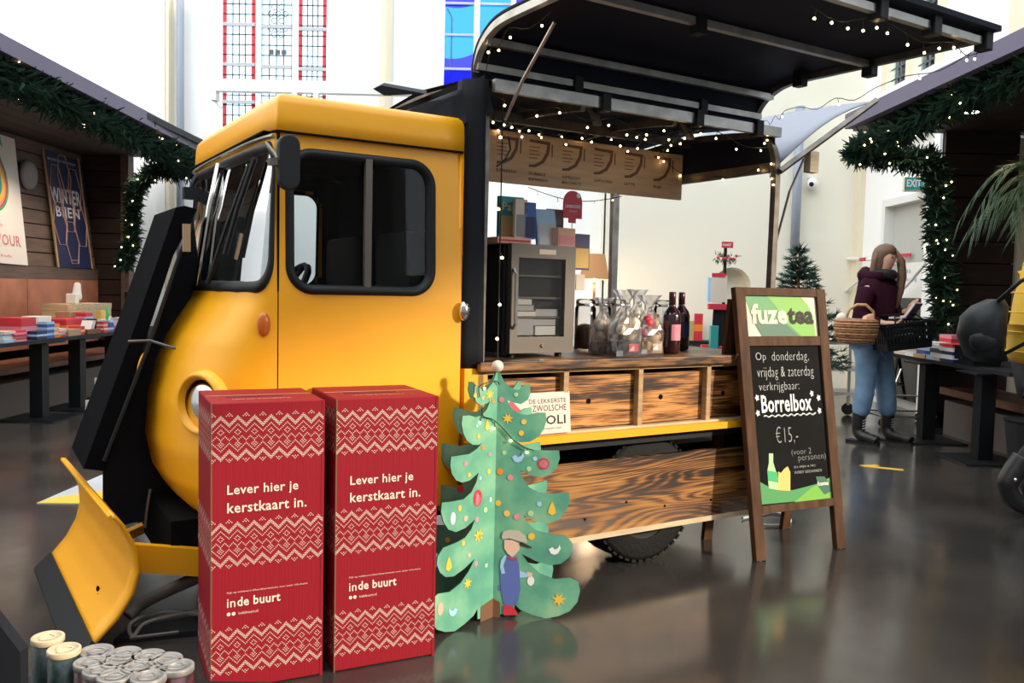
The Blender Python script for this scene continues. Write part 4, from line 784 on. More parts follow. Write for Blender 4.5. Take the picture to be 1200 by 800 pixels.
for k in 'ab':
    d, n = pan[k]; nrm = d.cross(Vector((0, 0, 1))); nrm = nrm if nrm.y < 0 else -nrm; L = .068 if k == 'b' else .03
    part('painted_trunk', MB().add([nrm * .004 + d * .002, nrm * .004 + d * L, nrm * .004 + d * (L * .95) + Vector((0, 0, .055)), nrm * .004 + d * .002 + Vector((0, 0, .07))], [(0, 1, 2, 3)]), 'brown', tree)
# fairy lights draped on the tree
def lights(name, label, path, bulbs, r=.0022, group=None, br=.0045, tails=True, sub=6):
    o = Vector(path[0]); t = thing(name, label, 'string lights', o, 0, group); P = smoothpath(path, sub)
    part('cord', MB().tube([p - o for p in P], r, 4), 'cord', t); bm_ = MB().ball((0, 0, 0), br, 6, 4).mesh('bulb', 'bulb'); L = len(P)
    for i in range(bulbs):
        k = (i + .5) / bulbs * (L - 1.001); a = P[int(k)].lerp(P[int(k) + 1], k % 1) - o; h = random.uniform(.012, .04)
        b = link('bulb', bm_, t); b.location = a + Vector((random.uniform(-.01, .01), 0, -h))
        if tails: part('lead_wire', MB().tube([a, a + Vector((b.location.x - a.x, 0, -h))], r * .8, 3), 'cord', t)
    return t
def tp(k, x, y):
    fr = TR_[k]; rr, z = fr.at(x, y, 0); d, n = pan[k]; nrm = d.cross(Vector((0, 0, 1))); nrm = nrm if nrm.y < 0 else -nrm; return o0 + d * rr + Vector((0, 0, z)) + nrm * .009
lights('fairy_lights', 'black fairy light string draped over the cardboard tree', [tp('b', 560, 465), tp('b', 560, 452), tp('b', 577, 446), tp('a', 586, 450)], 1)
lights('fairy_lights', 'black fairy light string zigzagging down the middle of the cardboard tree', [tp('b', 563, 477), tp('b', 564, 487), tp('b', 575, 491), tp('a', 588, 500), tp('a', 602, 515), tp('a', 615, 524), tp('a', 626, 527)], 4)
# ================================================================ chalkboard
CA = .4547; pC = onz(884, 657.5); pC = Vector((pC[0], pC[1], 0))
bd_ = thing('chalkboard', 'brown wooden A-frame chalkboard with handwritten menu and green drink print', 'board', pC, CA)
LN = .125; SHR = .042; Rm = Matrix(((1, 0, -SHR, 0), (0, 1, 0, 0), (0, 0, 1, 0), (0, 0, 0, 1))) @ Matrix.Rotation(-LN, 4, 'X')
def bp(name, mb, m='board_wood', parent=None, **k): return part(name, mb, m, parent or bd_, M=Rm, **k)
BW, BH = .555, 1.245
bp('stile', MB().box(0, .058, -.016, .016, .0, BH), bevel=.003); bp('stile', MB().box(BW - .058, BW, -.016, .016, .0, BH), bevel=.003)
def bz(y, x=930): # height along board for pixel
    fr = Fr(pC, CA); z = .5
    for _ in range(8): z = fr.at(x, y, z * sin(LN))[1] / cos(LN) if False else fr.at(x, y, min(1.3, z) * sin(LN))[1]
    return z / cos(LN)
def bxz(x, y):
    fr = Fr(pC, CA); z = .5
    for _ in range(8): s_, z = fr.at(x, y, z * math.tan(LN))
    return s_ + SHR * z, z / cos(LN)
zt, zm1, zm0, zb1, zb0 = BH, bxz(910, 394)[1], bxz(910, 405)[1], bxz(930, 588)[1], bxz(930, 597)[1]
bp('top_rail', MB().box(.058, BW - .058, -.015, .015, bxz(910, 347)[1], BH)); bp('middle_rail', MB().box(.058, BW - .058, -.015, .015, zm0, zm1)); bp('bottom_rail', MB().box(.058, BW - .058, -.015, .015, zb0, zb1))
hp = bp('header_print', MB().box(.058, BW - .058, -.004, .004, zm1, bxz(910, 347)[1]), 'cream')
cb = bp('chalk_panel', MB().box(.058, BW - .058, -.004, .004, zb1, zm0), 'board_black')
h0, h1 = zm1, bxz(910, 347)[1]; hh = h1 - h0; x0, x1 = .058, BW - .058; ww = x1 - x0
def bpoly(pts, m, off, name='print_shape', parent=None):
    tr = tessellate_polygon([[Vector((p[0], p[1], 0)) for p in pts]]); return bp(name, MB().add([(p[0], off, p[1]) for p in pts], [tuple(t) for t in tr]), m, parent)
def q(u, v): return (x0 + u * ww, h0 + v * hh)
bpoly([q(.0, 1), q(.78, 1), q(.88, .8), q(.95, .5), q(.96, 0), q(.2, 0), q(.1, .35)], 'green_mid', -.0046, parent=hp); bpoly([q(.3, 1), q(.78, 1), q(.88, .8), q(.95, .5), q(.96, 0), q(.75, 0), q(.55, .35), q(.42, .75)], 'green_light', -.0052, parent=hp); bpoly([q(.2, 0), q(.1, .35), q(.35, .45), q(.55, .3), q(.72, 0)], 'green_dark', -.0056, parent=hp)
def bt(s, m, x, z, w, h, b=0, al='L', parent=None, off=-.006): return text(s, m, parent or bd_, Rm @ XZ(x, off, z), w, h, bold=b, align=al)
bt('fuze', 'print_cream', *q(.07, .3), .5 * ww, .5 * hh, .04, parent=hp, off=-.007); bt('tea', 'ink', *q(.575, .3), .37 * ww, .42 * hh, .04, parent=hp, off=-.007)
def line(s, xa, xb, ybase, hpx, m='chalk', b=-.022, slant=0):
    sa, za = bxz(xa, ybase); sb, _ = bxz(xb, ybase); _, z1 = bxz(xa, ybase - hpx); bt(s, m, sa, za, sb - sa, z1 - za, b, parent=cb, off=-.006)
line('Op', 885, 897, 425, 12); line('donderdag,', 904, 947, 426, 14); line('vrijdag & zakerdag'.replace('k', 't'), 887, 953, 446, 16); line('verkrijgbaar:', 889, 936, 461, 13); line('Borrelbox', 892, 951, 484, 21, b=.02, m='white')
line('€15,-', 909, 935, 522, 22, 'chalk_dim', b=-.02); line('(voor 2', 927, 950, 535, 9, 'chalk_dim'); line('personen)', 935, 967, 542, 10, 'chalk_dim'); line('EN WIJN & FRIS', 930, 955, 549, 3); line('WORDT GESCHONKEN', 930, 962, 555, 3)
wv = MB(); sa, za = bxz(894, 488); sb, _ = bxz(955, 488)
wv.tube([(sa + (sb - sa) * k / 40, -.007, za + .004 * sin(k * 1.3)) for k in range(41)], .0035, 4); bp('chalk_underline', wv, 'white', cb)
for (x, y) in ((886, 466), (887, 484), (950, 461), (958, 466), (959, 481)):
    s_, z_ = bxz(x, y); bp('chalk_flower', MB().add([(s_ + .014 * (1 if k % 2 else .6) * cos(2 * pi * k / 10), -.007, z_ + .017 * (1 if k % 2 else .6) * sin(2 * pi * k / 10)) for k in range(10)], [tuple(range(9, -1, -1))]), 'white', cb)
def bx(px): return [bxz(x, y) for x, y in px]
bpoly(bx([(890, 591), (976, 583), (975, 561), (955, 567), (940, 571), (928, 574), (910, 573), (898, 569), (889, 564)]), 'green_mid', -.0052, parent=cb); bpoly(bx([(930, 588), (976, 583), (975, 556), (966, 563), (950, 571)]), 'green_light', -.0056, parent=cb); bpoly(bx([(955, 558), (965, 558), (972, 566), (974, 575), (965, 579), (958, 570)]), 'green_dark', -.006, parent=cb)
bt('fuzetea', 'white', *bxz(957, 569), .07, .02, .02, parent=cb, off=-.0068)
bpoly(bx([(900, 572), (911, 574), (911, 560), (907, 548), (905, 541), (905, 531), (900, 531), (900, 542), (898, 552)]), 'pale_green', -.006, 'bottle_print', cb); bpoly(bx([(899, 563), (911, 565), (910, 553), (898, 551)]), 'green', -.0064, 'bottle_label', cb); bpoly(bx([(911, 574), (925, 575), (925, 553), (922, 546), (918, 549), (914, 554), (911, 552)]), 'gold', -.0062, 'fruit_print', cb)
# rear leg frame
Rb = Matrix(((1, 0, -SHR, 0), (0, 1, 0, 0), (0, 0, 1, 0), (0, 0, 0, 1))) @ Matrix.Translation((0, .37, 0)) @ Matrix.Rotation(.16, 4, 'X')
for a in (.0, BW - .05): part('rear_leg', MB().box(a, a + .05, -.012, .012, 0, BH - .05), 'board_wood', bd_, M=Rb)
part('rear_panel', MB().box(.05, BW - .05, -.006, .006, .25, BH - .08), 'board_black', bd_, M=Rb)
for a in (.03, BW - .03): part('foot', MB().lathe([(.012, -.001), (.012, .006)], 10, x=a), 'silver_grey', bd_)
part('hinge', MB().tube([(-.045, .11, .93), (-.042, .16, .88), (-.04, .22, .86)], .006, 4), 'steel', bd_)
# ================================================================ things on the ledge and counter (placed in the truck frame)
def tt(name, label, cat, s, d, z, rz=0, group=None): return thing(name, label, cat, T.w(s, d, z), TA + rz, group)
a = T.at(575, 482, -.02); b = T.at(667, 507, -.02); sA, sB = T.at(600, 500, -.01)[0], T.at(668, 500, -.01)[0]
t = tt('aioli_sign', 'cream sign card with old-style lettering reading AIOLI leaning on the drawers', 'sign', sA - .08, -.012, .6305); Lr = sB - sA + .08; Rl = Matrix.Rotation(-.1, 4, 'X')
part('card', MB().box(0, Lr, -.004, .004, 0, .165), 'print_cream', t, M=Rl)
for s_, x, z, w_, h_, b_ in (('DE LEKKERSTE', .16, .122, .18, .018, .005), ('ZWOLSCHE', .175, .09, .165, .025, .005), ('AÏOLI', .175, .036, .16, .045, .02), ('VERKRIJGBAAR HIER', .175, .015, .14, .009, 0)): text(s_, 'ink', t, Rl @ XZ(x, -.0045, z), w_ * Lr / .36, h_, bold=b_)
part('picture', MB().prism([(.04, .04), (.1, .03), (.12, .1), (.08, .14), (.05, .12)], -.0055, -.004, M=Rl), 'red', t)
# menu board
d = .6; sL, zL = T.at(580, 212, d); sR, zR = T.at(797, 235, d); zT = 1.925; zB_ = 1.692
t = tt('menu_board', 'light wooden coffee menu board with brown cup drawings, hanging under the roof', 'board', -.95 if False else sL - .25, d, zB_)
WL = sR - sL + .25; part('panel', MB().box(0, WL, -.009, .009, 0, zT - zB_), 'sign_wood', t)
for k, (px, ws) in enumerate(((580, ('ESPRESSO',)), (618, ('DUBBELE', 'ESPRESSO')), (657, ('ESPRESSO', 'MACCHIATO')), (694, ('CAPPUCCINO',)), (730, ('LATTE',)), (764, ('THEE',)))):
    s_ = T.at(px, 220, d)[0] - sL + .25; w_ = .17
    arc = [(s_ + .0, .20), (s_ + .1, .195), (s_ + .095, .16), (s_ + .07, .12), (s_ + .03, .098), (s_, .095), (s_, .083), (s_ + .04, .086), (s_ + .085, .11), (s_ + .112, .155), (s_ + .118, .21), (s_, .212)]
    tr = tessellate_polygon([[Vector((p[0], p[1], 0)) for p in arc]]); part('cup_drawing', MB().add([(p[0], -.0095, p[1]) for p in arc], [tuple(q_) for q_ in tr]), 'brown', t)
    part('cup_handle', MB().box(s_ + .125, s_ + .132, -.0098, -.0092, .14, .2), 'brown', t)
    if k not in (5,):
        for j in range(4): part('cup_stripe', MB().box(s_ + .0, s_ + .05 + .01 * (j % 2), -.0098, -.0092, .125 + j * .017, .129 + j * .017), 'brown', t)
    for j, w in enumerate(ws): text(w, 'ink', t, XZ(s_, -.0098, .048 - j * .026), min(.115, .0135 * len(w)), .013, bold=.02)
for s_ in (.5, 1.2): part('hanging_wire', MB().tube([(s_, 0, zT - zB_), (s_, 0, 2.03 - zB_)], .003, 4), 'steel', t)
# wine cooler
def cp_(x, y, d): return T.at(x, y, d)
s0, zt_ = cp_(600, 285, .1); s1, _ = cp_(675, 290, .1); zc_ = .925
t = tt('wine_cooler', 'steel-framed glass door drinks cooler standing on the left of the counter', 'cooler', s0, .1, .9255); ww_ = s1 - s0; hh_ = zt_ - .925
part('cabinet', MB().box(-.005, ww_ - .01, .05, .5, .015, hh_), 'charcoal', t, bevel=.004)
dr_ = part('door', MB().box(0, .035, 0, .03, .02, hh_).box(ww_ - .05, ww_, 0, .03, .02, hh_).box(.035, ww_ - .05, 0, .03, .02, .085).box(.035, ww_ - .05, 0, .03, hh_ - .055, hh_), 'steel', t)
part('glass_pane', MB().box(.035, ww_ - .05, .008, .014, .085, hh_ - .055), 'cooler_glass', dr_); part('door_handle', MB().tube([(.012, -.002, .12), (.012, -.02, .14), (.012, -.02, hh_ - .12), (.012, -.002, hh_ - .1)], .006, 6), 'alu', dr_)
part('label_plate', MB().box(ww_ * .42, ww_ * .68, -.001, .0, hh_ - .038, hh_ - .018), 'print_cream', dr_); part('lock', MB().lathe([(.008, 0), (.008, .006)], 12, Matrix.Translation((ww_ * .5, 0, .05)) @ Matrix.Rotation(pi / 2, 4, 'X')), 'chrome', dr_)
for k, z in enumerate((.16, .24, .33)): part('shelf', MB().box(.03, ww_ - .04, .03, .045, z, z + .008), 'steel', t)
for x in (.03, ww_ - .05): part('foot', MB().lathe([(.015, 0), (.015, .016)], 10, x=x, y=.04), 'black_rubber', t)
ZC = .9255 + hh_ + .001
def onc(name, label, cat, x, d, w, dd, h, m, rz=0, mat2=None, tilt=0, txt=None, ph=None):
    s_ = T.at(x, 290, d)[0]; t = tt(name, label, cat, s_, d, ZC if ph is None else ph, rz)
    part('cover', MB().box(0, w, 0, dd, 0, h), m, t, M=Matrix.Rotation(tilt, 4, 'X'), bevel=.002)
    if mat2: part('printed_panel', MB().box(.006, w - .006, -.002, 0, .008, h * .6), mat2, t, M=Matrix.Rotation(tilt, 4, 'X'))
    if txt: text(txt, 'print_cream' if m != 'print_cream' else 'ink', t, Matrix.Rotation(tilt, 4, 'X') @ XZ(w * .12, -.003, h * .65), w * .76, bold=.01)
    return t
onc('gift_wrap_box', 'flat red-striped gift box lying on the cooler', 'box', 583, .13, .16, .2, .025, 'peach', mat2='red')
onc('picture_book', 'teal and tan book standing on the cooler, nearest the black curtain', 'book', 584, .24, .12, .02, .2, 'teal', mat2='tan', txt='Papa', ph=ZC)
onc('white_booklet', 'white booklet with a grey photo standing on the cooler beside the teal book', 'book', 603, .18, .06, .02, .16, 'print_cream', mat2='grey', ph=ZC + .026)
onc('blue_book', 'blue hardcover book standing upright on the cooler', 'book', 613, .18, .06, .06, .15, 'blue', mat2='navy', ph=ZC + .026)
onc('wrapped_book', 'pale blue wrapped book leaning on the blue book', 'book', 631, .19, .1, .02, .16, 'lightblue', tilt=-.2, mat2='silver_grey')
onc('photo_card', 'dark photo card standing behind the pale blue book', 'card', 640, .3, .09, .01, .17, 'grey', mat2='purple')
onc('pink_package', 'pink and brown patterned package on the right of the cooler top', 'package', 654, .16, .1, .1, .08, 'peach', .15, mat2='pink')
onc('art_print', 'print of yellow streaks on dark blue hanging in front of the cooler side', 'print', 671, .3, .095, .008, .16, 'purple', mat2='gold', ph=ZC - .09)
onc('white_price_card', 'small white card below the blue art print', 'card', 676, .3, .05, .006, .07, 'print_cream', ph=ZC - .18)
part('x', MB().box(0, .001, 0, .001, 0, .001), 'black_fabric', None).name = 'zzz'; bpy.data.objects.remove(bpy.data.objects['zzz'])
s_, z_ = T.at(660, 255, .25)
t = tt('red_stand_sign', 'red arched sign reading LANDGOED standing above the cooler', 'sign', s_, .25, ZC); dz = z_ - ZC
sh = [(.0, .0), (.02, .0), (.02, .02), (.08, .02), (.08, 0), (.1, 0)]
out = [(.03, -.02), (.068, -.02), (.068, .0), (.1, .0)] + [(.05 + .05 * cos(k * pi / 10), .07 + .05 * sin(k * pi / 10)) for k in range(11)] + [(0, 0), (.03, 0)]
part('sign_face', MB().prism([(p[0] - .0, p[1] + dz - .0) for p in out], 0, .004), 'red', t); text('LANDGOED', 'white', t, XZ(.01, -.001, dz + .045), .08, .014, bold=.02); text('winkel', 'white', t, XZ(.03, -.001, dz + .028), .04, .007)
part('white_dot', MB().lathe([(.011, 0), (.011, .001)], 14, Matrix.Translation((.078, -.001, dz + .1)) @ Matrix.Rotation(pi / 2, 4, 'X')), 'white', t); part('stem', MB().tube([(.05, .002, dz - .02), (.05, .002, 0)], .003, 5), 'clear_glass', t)
# pale slabs added to stand in for reflections in the cooler glass
t2 = tt('cooler_reflections', 'pale cartons modelled as slabs behind the glass door of the drinks cooler', 'reflections', s0, .1, .9255)
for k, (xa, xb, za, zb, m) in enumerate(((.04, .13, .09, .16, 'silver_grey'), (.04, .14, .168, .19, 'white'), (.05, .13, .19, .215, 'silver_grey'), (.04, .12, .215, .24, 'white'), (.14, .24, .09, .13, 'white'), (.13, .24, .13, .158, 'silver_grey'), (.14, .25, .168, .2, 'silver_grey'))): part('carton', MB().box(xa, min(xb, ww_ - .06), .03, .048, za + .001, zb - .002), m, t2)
# cellophane gift bags
def gift_bag(px, d, w, h, label, fill, base, seed):
    rnd = random.Random(seed); s_ = T.at(px, 410, d)[0]; t = tt('gift_bag', label, 'gift bag', s_, d, .9262, 0, 'cellophane gift bags on the counter')
    rings = []
    for k in range(13):
        v = k / 12; z = h * v; e = w / 2 * (1 - .1 * v if v < .45 else max(.12, (.955 - (v - .45) * 2.2))) if v < .8 else w / 2 * (.2 + (v - .8) * 3.0); rings.append([(e * cos(a) * (1 + .1 * sin(a * 7 + k)), e * .62 * sin(a) * (1 + .12 * cos(a * 5 + k)), z) for a in [2 * pi * j / 18 for j in range(18)]])
    part('cellophane', MB().loft(rings, cap=False), 'cello', t)
    part('bow', MB().ball((0, -.015, h * .76), .014, 8, 5), 'cello', t, True)
    part('carton_base', MB().box(-w * .36, w * .36, -w * .2, w * .2, .003, h * .22), base, t, bevel=.004)
    for k in range(13):
        m = fill[k % len(fill)]; c = Vector((rnd.uniform(-.25, .25) * w, rnd.uniform(-.16, .06) * w, h * rnd.uniform(.26, .56))); r = rnd.uniform(.02, .032)
        part('cookie', MB().ball(c, r, 9, 6, (1, .7, 1)), m, t, True)
    part('label', MB().box(-w * .02, w * .3, -w * .225, -w * .205, h * .06, h * .18), 'red' if base != 'tan' else 'print_cream', t)
gift_bag(706, .2, .135, .25, 'small cellophane bag behind the others, left of the bag row', ['tan', 'peach', 'print_cream'], 'brown', 1)
gift_bag(731, .1, .17, .285, 'cellophane gift bag with red label, in the middle of the bag row', ['tan', 'card_brown', 'cream'], 'charcoal', 2)
gift_bag(759, .15, .165, .265, 'cellophane gift bag with pink sweets, right of the bag row', ['pink', 'tan', 'red', 'cream'], 'tan', 3)
gift_bag(745, .3, .15, .29, 'cellophane gift bag standing behind the middle bag', ['tan', 'cream'], 'brown', 4)
def bottle(px, d, label, h=.28, lab='pink'):
    s_ = T.at(px, 410, d)[0]; t = tt('wine_bottle', label, 'bottle', s_, d, .9262); r = .041
    part('glass', MB().lathe([(.03, 0), (r, .006), (r, h * .6), (r * .85, h * .68), (.017, h * .76), (.0145, h * .8), (.0145, h)], 22), 'wine', t, True)
    part('foil', MB().lathe([(.0158, h * .79), (.0158, h * 1.0), (.014, h * 1.005)], 16), 'foil', t, True)
    part('label', MB().loft([[(r * 1.01 * cos(a), r * 1.01 * sin(a), z) for a in [-2.3 + 1.5 * k / 10 for k in range(11)]] for z in (h * .22, h * .48)], cap=False, closed=False), lab, t)
bottle(786, .13, 'red wine bottle with pink label on the counter'); bottle(797, .3, 'red wine bottle standing behind the labelled one', lab='navy')
def jar(px, d, label, h=.24, r=.05, fill='brown'):
    s_ = T.at(px, 400, d)[0]; t = tt('storage_jar', label, 'jar', s_, d, .9262, 0, 'clip-top storage jars on the counter')
    part('glass', MB().lathe([(r * .95, 0), (r, .008), (r, h * .82), (r * .85, h * .87), (r * .85, h * .9)], 22, cap=False), 'clear_glass', t, True); part('lid', MB().lathe([(r * .9, h * .9), (r * .92, h * .95), (r * .8, h)], 22), 'clear_glass', t, True)
    part('clip_ring', MB().lathe([(r * .9, h * .86), (r * .93, h * .88), (r * .9, h * .905)], 22, cap=False), 'chrome', t)
    part('contents', MB().lathe([(r * .88, .008), (r * .9, .03), (r * .9, h * .45), (r * .5, h * .5), (.002, h * .52)], 16), fill, t, True)
jar(685, .42, 'glass jar of brown biscuits next to the cooler'); jar(703, .48, 'second glass jar with red and brown contents, behind the bags', fill='peach'); jar(776, .47, 'glass jar between the wine bottle and the gift bags', fill='tan'); jar(722, .52, 'glass jar hidden behind the left gift bags', fill='card_brown')
# ================================================================ canopy lights
def TW(s, d, z): return T.w(s, d, z)
def swag(label, pts, n, sag=.03, **k):
    P = []
    for i in range(len(pts) - 1):
        a, b = Vector(pts[i]), Vector(pts[i + 1]); m = max(2, int((b - a).length / .12))
        for j in range(m): P.append(a.lerp(b, j / m) + Vector((0, 0, -sag * (j % 2))))
    P.append(Vector(pts[-1])); return lights('fairy_lights', label, [TW(*p) for p in P], max(4, int(n * .65)), r=.0018, br=.0048, sub=3, **k)
swag('fairy light string along the header rail of the truck roof', [(-.88, .02, 1.93), (-.3, .03, 1.92), (.3, .03, 1.93), (.64, .03, 1.9)], 20)
swag('fairy light string across the truck roof from front corner to rear post', [(-.86, .1, 1.9), (-.385, .5, 1.93), (.1, .3, 1.93), (.3, .9, 1.93), (.64, 1.1, 1.86)], 28)
swag('fairy light string over the middle of the truck roof above the menu board', [(-.85, .55, 1.95), (-.1, .62, 1.97), (.128, .1, 1.93), (.4, .55, 1.93), (.64, .6, 1.83)], 26)
swag('fairy light string under the outer edge of the raised canopy', [(-.3, -.95, 2.12), (.1, -.96, 2.13), (.45, -.96, 2.13), (.62, -.97, 2.12)], 20)
swag('fairy light string around the rear hoop corner', [(.62, .4, 1.8), (.63, .05, 1.82), (.64, .0, 1.75), (.63, .03, 1.95), (.55, .02, 1.97)], 12)
swag('fairy light string on the curved front arm of the canopy', [(-.9, .1, 2.0), (-.9, .02, 2.12), (-.9, -.1, 2.15), (-.88, -.35, 2.15)], 8)
lights('fairy_lights', 'fairy light cable hanging down in front of the cooler', [T.w(-.84, .03, z) for z in (1.95, 1.7, 1.5, 1.35, 1.2, 1.1, .93)], 5, r=.0025, br=.006)
swag('light cable slung from the canopy corner to the rear flap', [(.6, -.97, 2.13), (.66, -.5, 2.08), (.8, .1, 2.1), (1.2, .6, 2.17)], 6)
lights('fairy_lights', 'fairy light cable sagging under the rear roof rail', [T.w(.0 + .65 * k / 6, 1.15, 1.76 - .05 * sin(pi * k / 6)) for k in range(7)], 5)
# ================================================================ figures
def skin_mesh(name, nodes, edges, m, parent, root=0, sub=2, M=None, label=None):
    """nodes: {key: (x, y, z, r)} or r as (rx, ry)"""
    keys = list(nodes); me = bpy.data.meshes.new(name); bm = bmesh.new(); ly = bm.verts.layers.skin.verify(); vs = {}
    for i, k in enumerate(keys):
        n = nodes[k]; v = bm.verts.new(n[:3]); r = n[3]; v[ly].radius = r if isinstance(r, tuple) else (r, r); v[ly].use_root = (k == root or i == root); vs[k] = v
    for a, b in edges: bm.edges.new((vs[a], vs[b]))
    bm.to_mesh(me); bm.free(); me.materials.append(MATS[m]); o = link(name, me, parent)
    sk = o.modifiers.new('skin', 'SKIN'); sk.use_smooth_shade = True; sb = o.modifiers.new('sub', 'SUBSURF'); sb.levels = sub; sb.render_levels = sub
    dg = bpy.context.evaluated_depsgraph_get(); dg.update(); e = bpy.data.meshes.new_from_object(o.evaluated_get(dg)); o.modifiers.clear(); o.data = e; e.shade_smooth()
    if not e.materials: e.materials.append(MATS[m])
    if label: o['label'] = label
    return o
def chain(*k): return list(zip(k, k[1:]))
def hand(nodes, edges, pre, wrist, c, d, side, curl, s=1.0):
    """palm from wrist to c, fingers along d curling towards curl, thumb to side"""
    c = Vector(c); d = Vector(d).normalized(); side = Vector(side).normalized(); curl = Vector(curl).normalized()
    nodes[pre + 'palm'] = (*c, (.034 * s, .017 * s)); edges.append((wrist, pre + 'palm'))
    for i, (o, l) in enumerate(((.026, .066), (.009, .075), (-.008, .07), (-.025, .055))):
        a = c + d * .03 + side * o * s; b = a + (d * .7 + curl * .5) * l * .5 * s; e = b + (d * .2 + curl) .normalized() * l * .42 * s
        for j, p in enumerate((a, b, e)): nodes[f'{pre}f{i}{j}'] = (*p, (.0095 - .0012 * j) * s)
        edges += [(pre + 'palm', f'{pre}f{i}0'), (f'{pre}f{i}0', f'{pre}f{i}1'), (f'{pre}f{i}1', f'{pre}f{i}2')]
    a = c + side * .03 * s + d * .0; b = a + (side + d * .7 + curl * .3).normalized() * .035 * s; nodes[pre + 't0'] = (*a, .012 * s); nodes[pre + 't1'] = (*b, .0095 * s); edges += [(pre + 'palm', pre + 't0'), (pre + 't0', pre + 't1')]
# ---- reading woman, facing right
WP = Vector((3.02, 7.15, 0)); wo = thing('person', 'woman in maroon hooded coat and light jeans standing reading a book', 'person', WP, -.85)
N = {'pel': (-.02, 0, .87, (.12, .14)), 'wst': (-.03, 0, 1.0, (.1, .12)), 'cst': (-.02, 0, 1.18, (.11, .15)), 'upc': (.0, 0, 1.3, (.08, .12)), 'nk': (.02, 0, 1.38, .048), 'nk2': (.045, -.005, 1.43, .046),
     'shR': (.0, -.15, 1.3, .06), 'elR': (-.03, -.2, 1.05, .045), 'wrR': (.17, -.2, .99, .03), 'shL': (.02, .15, 1.3, .06), 'elL': (.05, .19, 1.06, .045), 'wrL': (.24, .06, 1.1, .028),
     'hpR': (-.03, -.085, .82, .085), 'knR': (-.02, -.09, .45, .045), 'anR': (-.05, -.11, .09, .028), 'toR': (.08, -.13, .035, .035), 'hpL': (.0, .085, .82, .085), 'knL': (.06, .12, .46, .045), 'anL': (.06, .17, .1, .028), 'toL': (.2, .19, .035, .035)}
E_ = chain('pel', 'wst', 'cst', 'upc', 'nk', 'nk2') + chain('upc', 'shR', 'elR', 'wrR') + chain('upc', 'shL', 'elL', 'wrL') + chain('pel', 'hpR', 'knR', 'anR', 'toR') + chain('pel', 'hpL', 'knL', 'anL', 'toL')
N['hd0'] = (.075, -.005, 1.49, (.062, .058)); N['hd1'] = (.075, -.005, 1.55, (.078, .07)); N['hd2'] = (.055, -.005, 1.6, (.045, .045)); E_ += chain('nk2', 'hd0', 'hd1', 'hd2')
hand(N, E_, 'R', 'wrR', (.22, -.17, 1.0), (1, .2, .1), (0, 1, .3), (0, .3, 1)); hand(N, E_, 'L', 'wrL', (.28, .0, 1.15), (.6, -.5, .5), (.5, .2, .6), (.6, -.6, -.2))
skin_mesh('body', N, E_, 'skin', wo, 'pel')
fc = MB(); part('nose', MB().loft([[(.138, -.012, 1.502), (.138, .004, 1.502), (.16, -.004, 1.49)], [(.142, -.008, 1.53), (.142, .0, 1.53), (.146, -.004, 1.532)]]), 'skin', wo, True)
for y in (-.038, .03): part('eye', MB().ball((.128, y, 1.532), .008, 8, 5, (1, 1, .6)), 'ink', wo, True)
part('mouth', MB().ball((.132, -.004, 1.475), .012, 8, 5, (.5, 1.2, .35)), 'pink', wo, True); part('eyebrow', MB().tube([(.13, -.05, 1.552), (.142, -.025, 1.556)], .003, 4), 'hair', wo)
# hair: swept cap and long falls
hr = []
def hairring(c, rx, ry, z, n=16, tw=0): return [(c[0] + rx * cos(2 * pi * j / n) * (1 + .05 * sin(j * 3 + tw)), c[1] + ry * sin(2 * pi * j / n) * (1 + .05 * cos(j * 4 + tw)), z) for j in range(n)]
part('hair', MB().loft([hairring((.0, -.0), .045, .07, 1.28, tw=1), hairring((.0, -.0), .05, .085, 1.36, tw=2), hairring((.005, -.0), .06, .086, 1.44), hairring((.02, -.0), .075, .088, 1.52), hairring((.045, -.0), .093, .088, 1.575, tw=1), hairring((.05, -.0), .082, .076, 1.61), hairring((.05, -.0), .05, .045, 1.64), hairring((.05, 0), .01, .01, 1.65)]), 'hair', wo, True)
part('hair_strand', MB().tube([(.1, .05, 1.58), (.15, .07, 1.5), (.165, .07, 1.38), (.155, .06, 1.25), (.14, .05, 1.12)], [.03, .035, .034, .03, .012], 9), 'hair', wo, True)
part('hair_strand', MB().tube([(.02, -.07, 1.58), (-.0, -.08, 1.5), (-.01, -.085, 1.4), (.02, -.1, 1.28)], [.02, .026, .028, .016], 9), 'hair', wo, True)
# coat, hood, jeans, boots
NC = {'hem': (-.04, 0, .71, (.165, .175)), 'hip': (-.04, 0, .87, (.165, .18)), 'wst': (-.04, 0, 1.0, (.15, .165)), 'cst': (-.02, 0, 1.17, (.145, .175)), 'upc': (.0, 0, 1.3, (.1, .14)), 'col': (.02, 0, 1.39, (.075, .08)),
      'shR': (-.01, -.16, 1.29, .085), 'elR': (-.04, -.22, 1.04, .07), 'wrR': (.15, -.21, .99, .048), 'shL': (.02, .16, 1.29, .085), 'elL': (.05, .2, 1.05, .07), 'wrL': (.21, .08, 1.09, .046)}
skin_mesh('coat', NC, chain('hem', 'hip', 'wst', 'cst', 'upc', 'col') + chain('upc', 'shR', 'elR', 'wrR') + chain('upc', 'shL', 'elL', 'wrL'), 'maroon', wo, 'cst')
part('hood', MB().tube([(.08, -.09, 1.385), (.0, -.125, 1.37), (-.09, -.08, 1.39), (-.115, 0, 1.41), (-.09, .08, 1.39), (.0, .12, 1.37), (.08, .09, 1.385)], [.03, .045, .052, .055, .05, .04, .03], 10).ball((-.085, 0, 1.36), .085, 12, 8, (.9, 1.2, .8)), 'maroon', wo, True)
part('scarf', MB().tube([(.09, -.06, 1.4), (.12, 0, 1.39), (.09, .06, 1.4), (.0, .085, 1.4), (-.02, 0, 1.41), (.0, -.085, 1.4)], .04, 9, closed=True), 'charcoal', wo, True)
